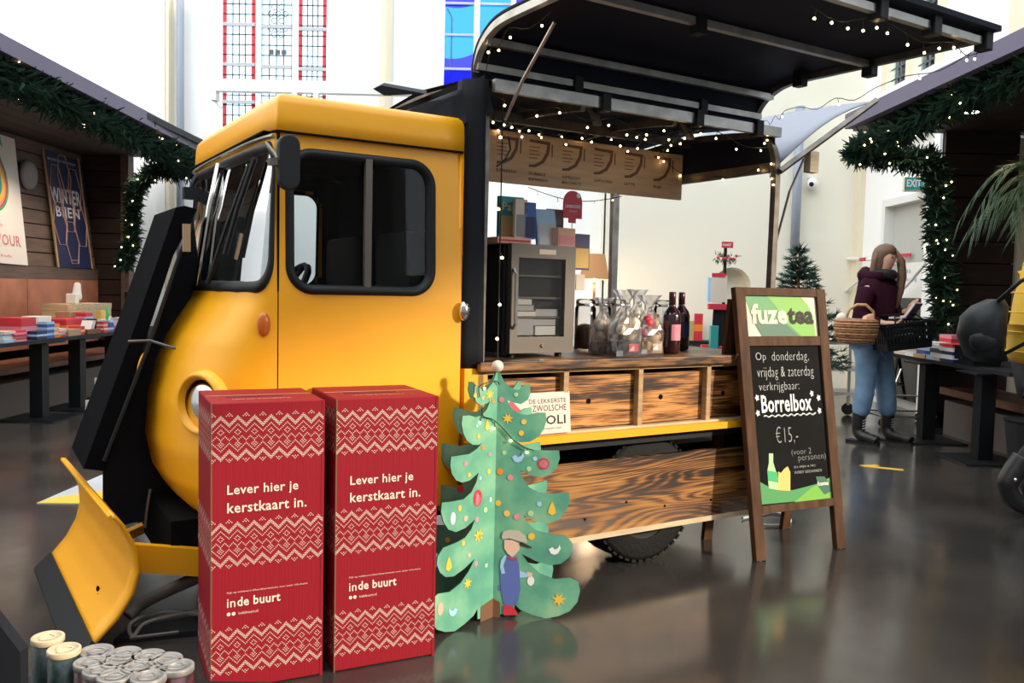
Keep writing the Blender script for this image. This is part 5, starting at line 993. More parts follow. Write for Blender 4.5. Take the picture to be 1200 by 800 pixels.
NJ = {'w': (-.02, 0, .88, (.13, .15)), 'hR': (-.03, -.085, .78, .1), 'kR': (-.02, -.09, .47, .085), 'aR': (-.05, -.11, .2, .078), 'hL': (.0, .085, .78, .1), 'kL': (.06, .1, .47, .085), 'aL': (.06, .16, .2, .078)}
skin_mesh('jeans', NJ, chain('w', 'hR', 'kR', 'aR') + chain('w', 'hL', 'kL', 'aL'), 'denim', wo, 'w')
for (x, y, c_) in ((-.05, -.11, 0), (.06, .17, .04)):
    b = part('boot', MB().tube(smoothpath([(x + .0, y, .3), (x - .005, y, .17), (x - .005, y, .1), (x + .03, y - .005, .062), (x + .09 + c_ * .5, y - .015, .05), (x + .15 + c_, y - .025, .042), (x + .175 + c_, y - .03, .035)], 5), [.054] * 8 + [.05] * 7 + [.048] * 5 + [.043] * 5 + [.038] * 4 + [.038, .02], 14), 'boot', wo, True)
    part('sole', MB().prism([(x - .09, y - .045), (x - .09, y + .045), (x + .1 + c_, y + .03), (x + .19 + c_, y - .01), (x + .18 + c_, y - .05), (x + .05 + c_, y - .065)], .0, .02, 'z'), 'black_rubber', b)
    for k in range(4): part('lace', MB().tube([(x + .045 - k * .0, y - .03, .12 + k * .022), (x + .052, y + .005, .13 + k * .022)], .004, 4), 'silver_grey', b)
# book in her hands
bk = thing('open_book', 'open book held by the woman in the maroon coat', 'book', WP + Vector((.14, -.25, 1.07)), -.7)
for sg in (-1, 1): part('page_block', MB().prism([(0, 0), (sg * .11, .05 + .01 * sg), (sg * .115, .03 + .01 * sg), (0, -.02)], -.09, .09), 'print_cream', bk, M=Matrix.Rotation(-.5, 4, 'Y'))
part('book_cover', MB().prism([(-.12, .03), (0, -.025), (.12, .045), (.122, .038), (0, -.033), (-.122, .022)], -.095, .095), 'navy', bk, M=Matrix.Rotation(-.5, 4, 'Y'))
# wicker basket
P = atY(1003, 385, 6.83); wb = thing('wicker_basket', 'round brown wicker basket hanging from the arm of the reading woman', 'basket', P)
part('bowl', MB().lathe([(.08, -.12), (.12, -.11), (.15, -.05), (.16, .02), (.15, .075), (.14, .08), (.135, .02), (.1, -.08), (.01, -.09)], 28), 'wicker', wb, True)
for k in range(9): z = -.1 + k * .02; r = interp([(-.12, .1), (-.1, .128), (-.05, .153), (.02, .163), (.075, .153)], z) + .002; part('weave_band', MB().tube([(r * cos(a) * (1 + .012 * sin(a * 14 + k * pi)), r * sin(a) * (1 + .012 * sin(a * 14 + k * pi)), z) for a in [2 * pi * j / 40 for j in range(40)]], .008, 5, closed=True), 'wicker_light' if k % 2 else 'wicker', wb)
part('handle', MB().tube([(-.09, 0, .06), (-.06, 0, .15), (-.0, 0, .19), (.07, 0, .19), (.13, 0, .14), (.14, 0, .06)], .012, 8), 'wicker_light', wb, True)
part('cloth', MB().ball((-.11, .02, .08), .045, 8, 6), 'print_cream', wb, True); part('packet', MB().prism([(.04, .02), (.13, .02), (.12, .12), (.07, .1)], -.04, .04), 'peach', wb)
def crate(name, label, P, w, d, h, rz=0, tilt=0):
    t = thing(name, label, 'basket', P, rz); Mt = Matrix.Rotation(tilt, 4, 'Y'); mb = MB(); t_ = .008
    def ring(z, o): return [(-w / 2 - o, -d / 2 - o, z), (w / 2 + o, -d / 2 - o, z), (w / 2 + o, d / 2 + o, z), (-w / 2 - o, d / 2 + o, z)]
    mb.loft([ring(0, -.02), ring(h * .55, -.008)], cap=True); bd0 = part('basket_shell', MB().loft([ring(0, -.02), ring(h * .3, -.014)], cap=False).add(ring(0, -.02), [(0, 1, 2, 3)]), 'black_metal', t, M=Mt)
    sl = MB(); n = int(w / .03)
    for k in range(n + 1):
        x = -w / 2 + w * k / n
        for y in (-d / 2, d / 2): sl.box(x - .007, x + .007, y - .004, y + .004, h * .28, h * .95)
    n = int(d / .03)
    for k in range(n + 1):
        y = -d / 2 + d * k / n
        for x in (-w / 2, w / 2): sl.box(x - .004, x + .004, y - .007, y + .007, h * .28, h * .95)
    for z in (h * .5, h * .72): sl.loft([ring(z - .012, 0), ring(z + .012, 0)], cap=False)
    part('side_bars', sl, 'black_metal', t, M=Mt, kind='stuff'); part('rim', MB().loft([ring(h * .93, .0), ring(h * .93, .015), ring(h, .015), ring(h, 0)], cap=False), 'black_metal', t, M=Mt)
    for y in (-d / 2, d / 2): part('handle', MB().tube([(-w * .3, y, h), (-w * .22, y * .6, h + .05), (w * .22, y * .6, h + .05), (w * .3, y, h)], .007, 6), 'black_metal', t, M=Mt)
    return t
P = atY(1056, 408, 6.95); crate('shopping_basket', 'black plastic shopping basket held under the open book', P, .42, .28, .22, .15, -.12)
# ---- person in yellow jacket, mostly outside the frame
YP = Vector((3.03, 4.85, 0)); yo = thing('person', 'person in yellow padded jacket and black trousers walking, cut by the right frame edge', 'person', YP)
N = {'pel': (0, 0, .88, (.12, .14)), 'wst': (0, 0, 1.02, (.11, .13)), 'cst': (.02, 0, 1.2, (.12, .16)), 'upc': (.03, 0, 1.34, (.08, .12)), 'nk': (.05, 0, 1.43, .05), 'hd0': (.09, 0, 1.52, (.066, .06)), 'hd1': (.1, 0, 1.6, (.085, .075)), 'hd2': (.09, 0, 1.66, (.05, .05)),
     'shR': (.03, -.17, 1.33, .06), 'elR': (.12, -.22, 1.1, .045), 'wrR': (.3, -.18, 1.05, .03), 'shL': (.03, .17, 1.33, .06), 'elL': (.15, .22, 1.1, .045), 'wrL': (.33, .15, 1.05, .03),
     'hpR': (-.01, -.09, .84, .09), 'knR': (.0, -.1, .47, .06), 'anR': (-.24, -.1, .2, .028), 'toR': (-.16, -.1, .06, .036), 'hpL': (.02, .09, .84, .09), 'knL': (.1, .1, .47, .06), 'anL': (.02, .12, .1, .028), 'toL': (.14, .12, .04, .036)}
E_ = chain('pel', 'wst', 'cst', 'upc', 'nk', 'hd0', 'hd1', 'hd2') + chain('upc', 'shR', 'elR', 'wrR') + chain('upc', 'shL', 'elL', 'wrL') + chain('pel', 'hpR', 'knR', 'anR', 'toR') + chain('pel', 'hpL', 'knL', 'anL', 'toL')
hand(N, E_, 'R', 'wrR', (.36, -.16, 1.05), (1, .1, 0), (0, .3, 1), (0, 1, 0)); hand(N, E_, 'L', 'wrL', (.39, .13, 1.05), (1, -.1, 0), (0, -.3, 1), (0, -1, 0))
skin_mesh('body', N, E_, 'skin', yo, 'pel')
part('hair', MB().ball((.075, 0, 1.6), .105, 14, 10, (1, .92, 1.1)), 'hair', yo, True); part('nose', MB().ball((.185, 0, 1.57), .014, 8, 6, (1.2, .8, 1.4)), 'skin', yo, True)
for y in (-.035, .035): part('eye', MB().ball((.172, y, 1.6), .008, 8, 5), 'ink', yo, True)
part('mouth', MB().ball((.172, 0, 1.53), .012, 8, 5, (.5, 1.3, .35)), 'pink', yo, True)
skin_mesh('padded_jacket', {'hem': (-.02, 0, .84, (.19, .2)), 'hip': (-.03, 0, .93, (.2, .21)), 'wst': (-.02, 0, 1.05, (.185, .2)), 'cst': (.0, 0, 1.2, (.19, .21)), 'upc': (.03, 0, 1.33, (.14, .17)), 'col': (.05, 0, 1.43, (.09, .09)), 'shR': (.03, -.18, 1.32, .1), 'elR': (.12, -.24, 1.09, .085), 'wrR': (.28, -.19, 1.05, .055), 'shL': (.03, .18, 1.32, .1), 'elL': (.15, .24, 1.09, .085), 'wrL': (.3, .16, 1.05, .055)}, chain('hem', 'hip', 'wst', 'cst', 'upc', 'col') + chain('upc', 'shR', 'elR', 'wrR') + chain('upc', 'shL', 'elL', 'wrL'), 'jacket', yo, 'cst')
for z in (.92, 1.03, 1.14, 1.25): part('quilt_seam', MB().tube([(-.02 + .205 * cos(a), .21 * sin(a), z) for a in [2 * pi * j / 24 for j in range(24)]], .004, 4, closed=True), 'jacket', yo)
skin_mesh('trousers', {'w': (0, 0, .87, (.14, .16)), 'hR': (-.01, -.09, .8, .105), 'kR': (.0, -.1, .47, .082), 'aR': (-.19, -.1, .27, .068), 'hL': (.02, .09, .8, .105), 'kL': (.1, .1, .47, .08), 'aL': (.03, .12, .22, .068)}, chain('w', 'hR', 'kR', 'aR') + chain('w', 'hL', 'kL', 'aL'), 'trouser', yo, 'w')
part('boot', MB().tube(smoothpath([(-.17, -.1, .33), (-.22, -.1, .25), (-.25, -.1, .18), (-.22, -.1, .11), (-.17, -.1, .07), (-.12, -.1, .045)], 5), [.058] * 11 + [.053] * 5 + [.052] * 5 + [.046] * 4 + [.02], 14), 'boot', yo, True)
part('boot', MB().tube(smoothpath([(.03, .12, .3), (.02, .12, .2), (.01, .12, .09), (.06, .12, .06), (.13, .12, .05), (.19, .12, .042)], 5), [.058] * 11 + [.053] * 5 + [.052] * 5 + [.046] * 4 + [.02], 14), 'boot', yo, True)
part('boot_buckle', MB().ball((-.24, -.155, .22), .012, 8, 5), 'chrome', yo, True)
P = atY(1152, 388, 4.8); bp_ = thing('backpack', 'black backpack on the back of the person in the yellow jacket', 'backpack', P)
part('bag', MB().loft([[(.13 * k_ * cos(a) + dx, .11 * k_ * sin(a), z) for a in [2 * pi * j / 20 for j in range(20)]] for z, k_, dx in ((-.17, .45, .02), (-.13, .8, .01), (-.02, 1, -.01), (.08, .95, .0), (.14, .75, .03), (.18, .35, .06))]), 'pack', bp_, True)
part('strap', MB().tube([(.04, -.06, .17), (.1, -.16, .28), (.2, -.2, .33), (.3, -.2, .3)], .012, 6), 'pack', bp_, True); part('strap', MB().tube([(.08, -.08, -.12), (.18, -.19, -.02), (.27, -.21, .08)], .01, 6), 'pack', bp_, True)
part('front_pocket', MB().ball((-.03, -.07, -.05), .085, 12, 8, (1, .5, .8)), 'pack', bp_, True)
# ================================================================ tables, books, kiosk furniture
def ped_table(P, label, grp=None):
    t = thing('pedestal_table', label, 'table', P, 0, grp); part('base_plate', MB().box(-.24, .24, -.24, .24, 0, .012), 'black_metal', t); part('column', MB().box(-.055, .055, -.055, .055, .012, .66), 'black_metal', t); part('mount', MB().box(-.15, .15, -.15, .15, .655, .667), 'black_metal', t); return t
for k, (y, l) in enumerate(((6.1, 'left row, cut by the frame edge'), (7.39, 'nearest fully seen in the left row'), (8.04, 'second in the left row'), (8.75, 'farthest in the left row, beside the truck panel'))): ped_table((-4.07, y, 0), 'black square pedestal of the book table, ' + l, 'pedestals under the left book table')
for k, (y, l) in enumerate(((7.3, 'farthest, beside the woman'), (6.42, 'nearest, behind the walking person'))): ped_table((3.55, y, 0), 'black square pedestal of the right book table, ' + l, 'pedestals under the right book table')
t = thing('table_top', 'long dark table top along the left pavilion covered with books', 'table', (-4.2, 7.4, .668)); part('board', MB().box(-.32, .29, -1.9, 1.75, 0, .03), 'charcoal', t)
t = thing('table_top', 'long dark table top along the right pavilion under stacks of books', 'table', (3.8, 6.9, .668)); part('board', MB().box(-.29, .35, -.85, 1.15, 0, .03), 'charcoal', t)
ZT = .699
def book_stack(x, y, cols, label, w=.15, d=.2, n=None, rz=0, thick=.022, z=ZT, name='book_stack', one=False):
    rnd = random.Random(hash(label) % 1000 if False else sum(map(ord, label))); t = thing(name, label, 'books', (x, y, z), rz); zz_ = 0
    for k, c in enumerate(cols):
        h = thick * rnd.uniform(.8, 1.2); a = rnd.uniform(-.01, .01); part('book', MB().box(-w / 2 + a, w / 2 + a, -d / 2, d / 2, zz_ + .002, zz_ + h - .002).box(-w / 2 + a - .001, w / 2 + a + .001, -d / 2 - .002, d / 2 - .01, zz_, zz_ + .003).box(-w / 2 + a - .001, w / 2 + a + .001, -d / 2 - .002, d / 2 - .01, zz_ + h - .003, zz_ + h), c, t); zz_ += h
    return t
def block(name, label, cat, x, y, w, d, h, m, band=None, rz=0, z=ZT, lid=None, tx=None):
    t = thing(name, label, cat, (x, y, z), rz); part('body', MB().box(-w / 2, w / 2, -d / 2, d / 2, 0, h), m, t, bevel=.003)
    if band: part('printed_band', MB().box(-w / 2 - .001, w / 2 + .001, -d / 2 - .001, d / 2 + .001, h * .35, h * .6), band, t)
    if lid: part('lid', MB().box(-w / 2 - .003, w / 2 + .003, -d / 2 - .003, d / 2 + .003, h * .82, h * 1.02), lid, t)
    return t
def LT(px, Xo=-4.0): # table position from pixel column at plane X
    return atX(px, 400, Xo)[1]
book_stack(-4.0, LT(2), ['lightblue', 'print_cream', 'lightblue', 'print_cream'], 'blue and white books at the left edge of the left table', .12, .16)
book_stack(-4.0, LT(14), ['pink', 'red', 'pink', 'red', 'pink', 'red'], 'low stack of pink and red books near the left frame edge', .14, .18, thick=.015)
block('gift_box', 'large red gift box on the left table, left of the blue notebooks', 'box', -4.12, LT(20, -4.12), .2, .22, .18, 'red', band='pink'); block('gift_box', 'flat dark red box lying behind the large red gift box', 'box', -4.32, LT(8, -4.32), .22, .3, .1, 'red', band='red_dark')
block('notebook_stack', 'dark blue notebooks stacked beside the red gift box', 'books', -4.02, LT(41), .16, .16, .07, 'navy', band='lightblue'); book_stack(-4.2, LT(41, -4.2), ['grey', 'print_cream', 'grey', 'print_cream', 'grey'], 'grey and cream books with a white tray on top', .18, .2); block('paper_tray', 'white wrapped trays standing on the left table', 'tray', -4.25, LT(43, -4.25), .16, .2, .06, 'white', z=ZT + .112)
book_stack(-3.99, LT(53), ['blue', 'lightblue', 'blue', 'lightblue', 'blue', 'lightblue'], 'tall stack of bright blue pocket books', .08, .12, thick=.025); book_stack(-4.0, LT(61), ['orange', 'print_cream', 'orange', 'print_cream', 'orange'], 'orange and white pocket books beside the blue stack', .08, .12, thick=.024); book_stack(-4.0, LT(67), ['red', 'print_cream', 'pink', 'print_cream'], 'red and white speckled boxes stacked low', .1, .13)
block('gift_box', 'red starry gift box in the middle of the left table', 'box', -4.2, LT(80, -4.2), .22, .5, .14, 'red', band='orange'); block('carton', 'brown cardboard tray at the front of the left table', 'box', -4.0, LT(80), .12, .22, .06, 'card_brown'); block('carton', 'red tin standing beside the brown cardboard tray', 'tin', -4.0, LT(90), .1, .1, .08, 'red', band='gold')
block('wooden_crate', 'large pale wooden crate at the back of the left table', 'crate', -4.4, LT(92, -4.4), .25, .9, .26, 'pale_pine', lid='pale_pine'); block('carton', 'brown cardboard box in front of the pale wooden crate', 'box', -4.27, LT(83, -4.27), .14, .3, .2, 'card_brown')
block('carton', 'brown flat box behind the red starry gift box', 'box', -4.42, LT(61, -4.42), .16, .3, .15, 'tan'); book_stack(-4.42, LT(27, -4.42), ['grey', 'charcoal', 'grey', 'silver_grey', 'charcoal', 'grey', 'charcoal'], 'dark photo books stacked at the back against the copper', .2, .34)
t = block('card_holder', 'brown holder with white and dark greeting cards on the left table', 'holder', -4.0, LT(103), .12, .25, .045, 'brown')
for k, (m, r) in enumerate((('white', -.5), ('silver_grey', -.5), ('charcoal', -.2))): part('card', MB().box(-.05, .05, -.003, .003, .03, .14), m, t, M=Matrix.Translation((.0, -.07 + .06 * k, 0)) @ Matrix.Rotation(r, 4, 'X'))
block('postcard_box', 'red and blue card leaning on the brown cardboard box', 'card', -4.12, LT(99, -4.12), .1, .14, .09, 'red', band='lightblue', z=ZT + .1)
book_stack(-4.0, LT(119), ['red', 'print_cream', 'red', 'print_cream', 'red'], 'red and cream books right of the card holder', .1, .1); book_stack(-4.0, LT(125), ['blue', 'lightblue', 'blue', 'blue', 'lightblue'], 'blue books right of the red and cream stack', .1, .1); book_stack(-4.05, LT(131, -4.05), ['red', 'red', 'pink'], 'low pile of red books near the truck panel', .14, .2)
book_stack(-4.0, LT(140), ['silver_grey', 'print_cream', 'silver_grey', 'lightblue', 'print_cream', 'silver_grey'], 'pale grey books by the truck panel', .12, .16); book_stack(-4.0, LT(147), ['print_cream', 'silver_grey', 'print_cream', 'silver_grey', 'grey', 'print_cream'], 'white and grey book pile at the far end of the left table', .12, .16)
P = atX(90, 353, -4.38); t = thing('white_figurine', 'small white seated figurine on the pale wooden crate', 'figurine', (-4.38, P[1], ZT + .266)); skin_mesh('figure', {'a': (0, 0, .02, (.06, .075)), 'b': (0, -.0, .1, (.045, .05)), 'c': (0, .01, .17, .035), 'd': (0, .02, .215, .036)}, chain('a', 'b', 'c', 'd'), 'white', t, 'a'); part('base', MB().box(-.05, .05, -.12, -.05, 0, .1), 'white', t, bevel=.01)
P = atX(125, 365, -4.15); t = thing('green_candle', 'green bottle with white round tag on the left table', 'bottle', (-4.15, P[1], ZT)); part('bottle', MB().lathe([(.03, 0), (.03, .15), (.014, .19), (.014, .24)], 14), 'green', t, True); part('round_tag', MB().lathe([(.05, 0), (.05, .005)], 18, Matrix.Translation((.035, 0, .09)) @ Matrix.Rotation(pi / 2, 4, 'Y')), 'white', t)
block('yellow_box', 'yellow and white upright box beside the green bottle', 'box', -4.15, LT(118, -4.15), .06, .1, .2, 'gold', band='white')
P = atY(160, 370, 9.6); t = thing('display_rack', 'small black display rack with yellow price label left of the truck panel', 'rack', (P[0], 9.6, 0)); part('header', MB().box(-.13, .13, -.01, .01, 1.0, 1.08), 'black_metal', t); part('price_label', MB().box(.03, .11, -.014, -.01, 1.02, 1.065), 'yellow_print', t); part('frame', MB().box(-.13, .13, -.01, .15, 0, .7), 'black_metal', t)
for k in range(5): part('magazine', MB().box(-.1, .06, -.02, .1, .72 + k * .05, .75 + k * .05), 'print_cream' if k % 2 else 'brown', t)
t = thing('wall_ornaments', 'white wreath cord with two small red ornaments on the bright wall left of the truck', 'ornament', atY(172, 325, 10.9)); part('ribbon', MB().tube([(-.1, 0, .05), (-.02, 0, -.1), (.1, 0, -.3)], .01, 5), 'pale_green', t)
for x in (-.08, .03): part('ornament', MB().ball((x, 0, .08), .045, 10, 7), 'red', t, True)
# right table books
def RT(px, Xo=3.62): return atX(px, 410, Xo)[1]
RB = [(1058, 3.66, ['print_cream', 'silver_grey'], 'thin white booklets at the far end of the right table'), (1068, 3.62, ['print_cream', 'white', 'tan'], 'cream books under the black shopping basket'), (1080, 3.6, ['white', 'print_cream', 'silver_grey', 'print_cream'], 'cream paperbacks piled beside the basket'), (1092, 3.6, ['tan', 'blue', 'print_cream', 'white'], 'pile with a blue book on the right table'), (1102, 3.6, ['lightblue', 'blue', 'lightblue'], 'light blue books near the right table edge'), (1112, 3.6, ['print_cream', 'white', 'navy', 'white'], 'white and navy books next to the light blue ones'), (1124, 3.6, ['navy', 'white', 'navy', 'white', 'red'], 'striped navy and white books in front of the black crate'), (1086, 3.85, ['white', 'white', 'lightblue'], 'large white brochures at the back of the right table'), (1104, 3.85, ['brown', 'tan', 'brown', 'tan'], 'brown and tan books behind the blue pile'), (1120, 3.85, ['red', 'pink', 'red', 'pink', 'red', 'pink'], 'tall pile of red and pink books beside the backpack')]
for px, X, c, l in RB: book_stack(X, RT(px, X), c, l, .2, .21, thick=.033)
crate('shopping_basket', 'black crate standing on the right table below the backpack', (3.62, RT(1142) - .08, ZT), .24, .26, .15)
# bar stools and carts behind the woman
P = onz(1042, 478); t = thing('bar_stool', 'black bar stool behind the right table', 'stool', (P[0] + .25, P[1] + .2, 0))
part('seat', MB().lathe([(.16, .68), (.17, .7), (.16, .72)], 18), 'black_metal', t)
for a in range(4): part('leg', MB().tube([(.1 * cos(a * pi / 2 + .4), .1 * sin(a * pi / 2 + .4), .68), (.22 * cos(a * pi / 2 + .4), .22 * sin(a * pi / 2 + .4), 0)], .018, 6), 'black_metal', t)
part('foot_ring', MB().tube([(.18 * cos(a), .18 * sin(a), .25) for a in [2 * pi * k / 16 for k in range(16)]], .008, 5, closed=True), 'black_metal', t)
P = onz(1048, 497); t = thing('wire_trolley', 'chrome wire trolley base on castors between the woman and the table', 'trolley', (P[0], P[1], 0))
part('base_frame', MB().tube([(-.2, -.2, .1), (.3, -.2, .1), (.35, .25, .1), (-.25, .25, .1)], .01, 6, closed=True), 'chrome', t)
for a, b in (((-.2, -.2, .1), (-.05, -.2, .55)), ((.3, -.2, .1), (.2, -.2, .55)), ((-.25, .25, .1), (-.1, .25, .5))): part('upright', MB().tube([a, b], .009, 6), 'chrome', t)
part('cross_bar', MB().tube([(-.15, -.2, .3), (.25, -.2, .3)], .007, 6), 'chrome', t)
for x, y in ((-.2, -.2), (.3, -.2), (-.25, .25), (.35, .25)): part('castor', MB().lathe([(.04, -.012), (.04, .012)], 14, Matrix.Translation((x, y, .042)) @ Matrix.Rotation(pi / 2, 4, 'X')), 'charcoal', t)
P = onz(993, 486); t = thing('book_cart', 'white metal book cart with three shelves behind the wicker basket', 'cart', (P[0], P[1], 0))
for z in (.2, .45, .72): part('shelf', MB().box(-.42, .3, -.02, .38, z, z + .035), 'white', t)
for x, y in ((.0, 0), (-.4, .0), (.28, .36), (-.4, .36)): part('post', MB().box(x - .012, x + .012, y - .012, y + .012, .1, .74), 'silver_grey', t)
for x, y in ((.0, 0), (-.4, 0), (.28, .34)): part('castor', MB().lathe([(.06, -.015), (.06, .015)], 16, Matrix.Translation((x, y, .062)) @ Matrix.Rotation(1.2, 4, 'X')), 'charcoal', t)
t2 = thing('yellow_leaflets', 'yellow leaflets lying on the top shelf of the white cart', 'leaflet', (P[0], P[1], .757)); part('sheet', MB().box(-.12, .05, .0, .2, 0, .01), 'yellow_print', t2); part('sheet', MB().box(.06, .2, .05, .2, 0, .008), 'yellow_print', t2)
# floor arrow, floor mat, cables, hose
P = onz(1012, 546); t = thing('floor_arrow', 'yellow tape arrow stuck on the floor right of the chalkboard', 'arrow', (P[0], P[1], .001), -.45); part('tape', MB().box(0, .26, -.03, .03, 0, .001), 'yellow_print', t); part('tape_head', MB().box(-.02, .12, -.02, .025, .001, .002), 'yellow_print', t, M=Matrix.Rotation(.7, 4, 'Z'))
A = [onz(x, y) for x, y in ((43, 590), (121, 591), (121, 556))]; o = A[0]; t = thing('floor_sign', 'white and yellow triangular sign lying on the floor behind the plough', 'sign', o); part('sheet', MB().prism([(p - o)[:2] for p in A], .0, .004, 'z'), 'silver_grey', t)
B = [onz(x, y) for x, y in ((43, 590), (121, 591), (121, 576), (62, 584))]; part('yellow_edge', MB().prism([(p - o)[:2] for p in B], .004, .006, 'z'), 'yellow_print', t)
tg = lambda x, y, z=.01: onz(x, y, z)
def cable(name, label, pts, r, m, cat='cable'): o = Vector(pts[0]); q = part(name, MB().tube([p - o for p in smoothpath(pts, 8)], r, 8), m, None, True); q.location = o; tag(q, label, cat); return q
cable('white_cable', 'white cable looping on the floor under the chalkboard', [tg(870, 607), tg(885, 604), tg(905, 600), tg(922, 604), tg(926, 611), tg(915, 615), tg(893, 615)], .007, 'white')
cable('grey_hose', 'thick grey hose rising from the floor behind the plough blade', [onz(150, 722, .03), onz(165, 708, .06), onz(200, 690, .12), onz(238, 674, .16)], .022, 'hose', 'hose')
cable('grey_cable', 'thin grey cable doubled back on the floor behind the plough blade', [onz(240, 720, .02), onz(200, 717, .02), onz(170, 722, .02), onz(152, 732, .02), onz(156, 745, .02), onz(175, 728, .02), onz(240, 714, .02)], .007, 'cable')
q = onz(190, 740); t = thing('grey_plate', 'flat grey metal plate on the floor behind the candle tins', 'plate', (q[0], q[1], 0), .4); part('plate', MB().prism([(-.15, -.06), (.12, -.08), (.22, .08), (-.1, .02)], 0, .02, 'z'), 'charcoal', t); part('clip', MB().tube([(-.1, -.1, .03), (.05, -.1, .03)], .006, 6), 'steel', t)
# foreground: low display table with candle tins
t = thing('display_table', 'low black display table below the candle tins, below the frame edge', 'table', (-1.02, 1.9, 0)); part('table_top', MB().box(-.35, .5, -.25, .32, .13, .15), 'black_metal', t)
for x, y in ((-.3, -.2), (.45, -.2), (-.3, .27), (.45, .27)): part('leg', MB().box(x - .02, x + .02, y - .02, y + .02, 0, .13), 'black_metal', t)
def tin(px, py, zt, r, m, label, grp, lidm='tin_lid', lean=0):
    P = onz(px, py, zt); h = zt - .152; t = thing('candle_tin', label, 'tin', (P[0], P[1], .152), random.uniform(0, 6), grp)
    part('tin_body', MB().lathe([(r * .93, 0), (r * .95, .01), (r * .95, h - .012)], 24), m, t, True)
    part('lid', MB().lathe([(r * .97, h - .014), (r, h - .012), (r, h - .002), (r * .96, h), (r * .8, h), (r * .78, h - .004), (.001, h - .004)], 26, cap=False), lidm, t, True)
    part('lid_emboss', MB().tube([(r * .45 * cos(a) * (1 + .2 * sin(3 * a)), r * .45 * sin(a), h - .003) for a in [2 * pi * k / 16 for k in range(16)]], .002, 5, closed=True), lidm, t)
for i, (x, y, z) in enumerate(((56, 745, .37), (75, 759, .36))): tin(x, y, z, .036, 'tube_green', ('tall dark green patterned candle tube, left and farther back', 'tall dark green patterned candle tube, right of its twin')[i], 'green candle tubes', 'pale_pine')
jars = ((113, 761), (146, 764), (174, 767), (107, 774), (137, 773), (194, 771), (163, 779), (118, 783), (207, 779), (174, 791), (135, 790))
nm = ('back left', 'back middle', 'back right of the centre', 'second row far left', 'second row middle', 'back row far right', 'centre of the cluster', 'front left', 'front far right', 'front right, nearest the box', 'front middle')
for (x, y), l in zip(jars, nm): tin(x, y, .345, .038, 'tube_red', 'candle jar with metal lid, ' + l, 'lidded candle jars')
P = onz(33, 757, .42); t = thing('black_stand', 'black slanted stand cut off at the lower left corner', 'stand', (P[0], P[1], 0)); part('panel', MB().prism([(-.4, 0), (0, 0), (0, .42), (-.06, .5), (-.4, .7)], -.03, .0), 'black_fabric', t); part('base_foot', MB().box(-.4, -.02, -.1, .08, 0, .02), 'black_metal', t)
# ================================================================ behind the truck
P = atY(762, 398, 10.45); t = thing('wall_shelf', 'dark wall shelf with cards and boxes on the cream wall behind the truck', 'shelf', (P[0], 10.55, P[2])); part('board', MB().box(-.75, 1.1, -.15, .15, -.04, 0), 'charcoal', t); part('bracket', MB().box(.45, .49, -.1, .15, -.9, -.04), 'charcoal', t)
def sh(name, label, cat, px, w, h, m, band=None, d=.04): 
    p = atY(px, 390, 10.5); return block(name, label, cat, p[0], 10.5, w, d, h, m, band, z=P[2])
sh('greeting_card_box', 'white card box with red top stripe on the wall shelf', 'box', 757, .3, .33, 'white', 'silver_grey'); sh('greeting_card_box', 'pale blue card display right of the red-striped one', 'box', 785, .2, .36, 'lightblue', 'white'); sh('paper_pack', 'red and white packs on the wall shelf beside the red box', 'pack', 800, .12, .25, 'print_cream', 'red'); sh('paper_pack', 'tan pack standing left of the tall red box', 'pack', 809, .08, .24, 'tan'); sh('paper_pack', 'tall red box at the right end of the wall shelf', 'box', 818, .1, .33, 'red', 'orange')
part('red_stripe', MB().box(-.151, .151, -.022, .022, .27, .31), 'red', bpy.data.objects['greeting_card_box'])
# floor lamp
P = atY(697, 310, 9.6); t = thing('floor_lamp', 'floor lamp with tan shade glowing behind the drinks cooler', 'lamp', (P[0], 9.6, 0)); zl = atY(707, 319, 9.6)[2]
part('shade', MB().lathe([(.17, zl - .08), (.11, zl + .2)], 24, cap=False), 'shade', t, True); part('light_bulb', MB().ball((0, 0, zl - .05), .04, 10, 8), 'lamp_glow', t, True); part('pole', MB().tube([(0, 0, 0), (0, 0, zl - .08)], .015, 8), 'brown', t); part('base', MB().lathe([(.14, 0), (.14, .02), (.02, .03)], 20), 'brown', t)
l_ = bpy.data.lights.new('lamp_light', 'POINT'); l_.energy = 30; l_.color = (1, .7, .4); l_.shadow_soft_size = .05; q = bpy.data.objects.new('lamp_light', l_); COL.objects.link(q); q.location = (P[0], 9.6, zl - .13)
P = atY(847, 378, 9.2); t = thing('card_stand', 'black card stand with red sign reading KAART and red and green wreath', 'stand', (P[0], 9.2, 0)); g = lambda x, y: atY(x, y, 9.2) - Vector((P[0], 9.2, 0))
part('post', MB().tube([(0, 0, 0), (0, 0, g(845, 290)[2])], .018, 8), 'black_metal', t); a = g(845, 287); part('sign_plate', MB().box(-.045, .075, -.02, -.01, a[2] - .03, a[2] + .035), 'red', t); text('KAART', 'white', t, XZ(-.035, -.021, a[2] - .01), .09, .025, bold=.02)
a = g(848, 302); wr = MB(); rn = random.Random(3)
for k in range(90): c = Vector((rn.uniform(-.11, .13), rn.uniform(-.05, .05), a[2] + rn.uniform(-.06, .04))); d = Vector((rn.gauss(0, 1), rn.gauss(0, 1), rn.gauss(-.3, 1))).normalized() * .05; o_ = d.orthogonal().normalized() * .01; wr.add([c - o_, c + o_, c + d], [(0, 1, 2)])
part('wreath', wr, 'green_dark', t, kind='stuff')
for k in range(8): part('berry', MB().ball((-.09 + k * .028, -.05, a[2] + .02 * sin(k * 2)), .016, 8, 5), 'red', t)
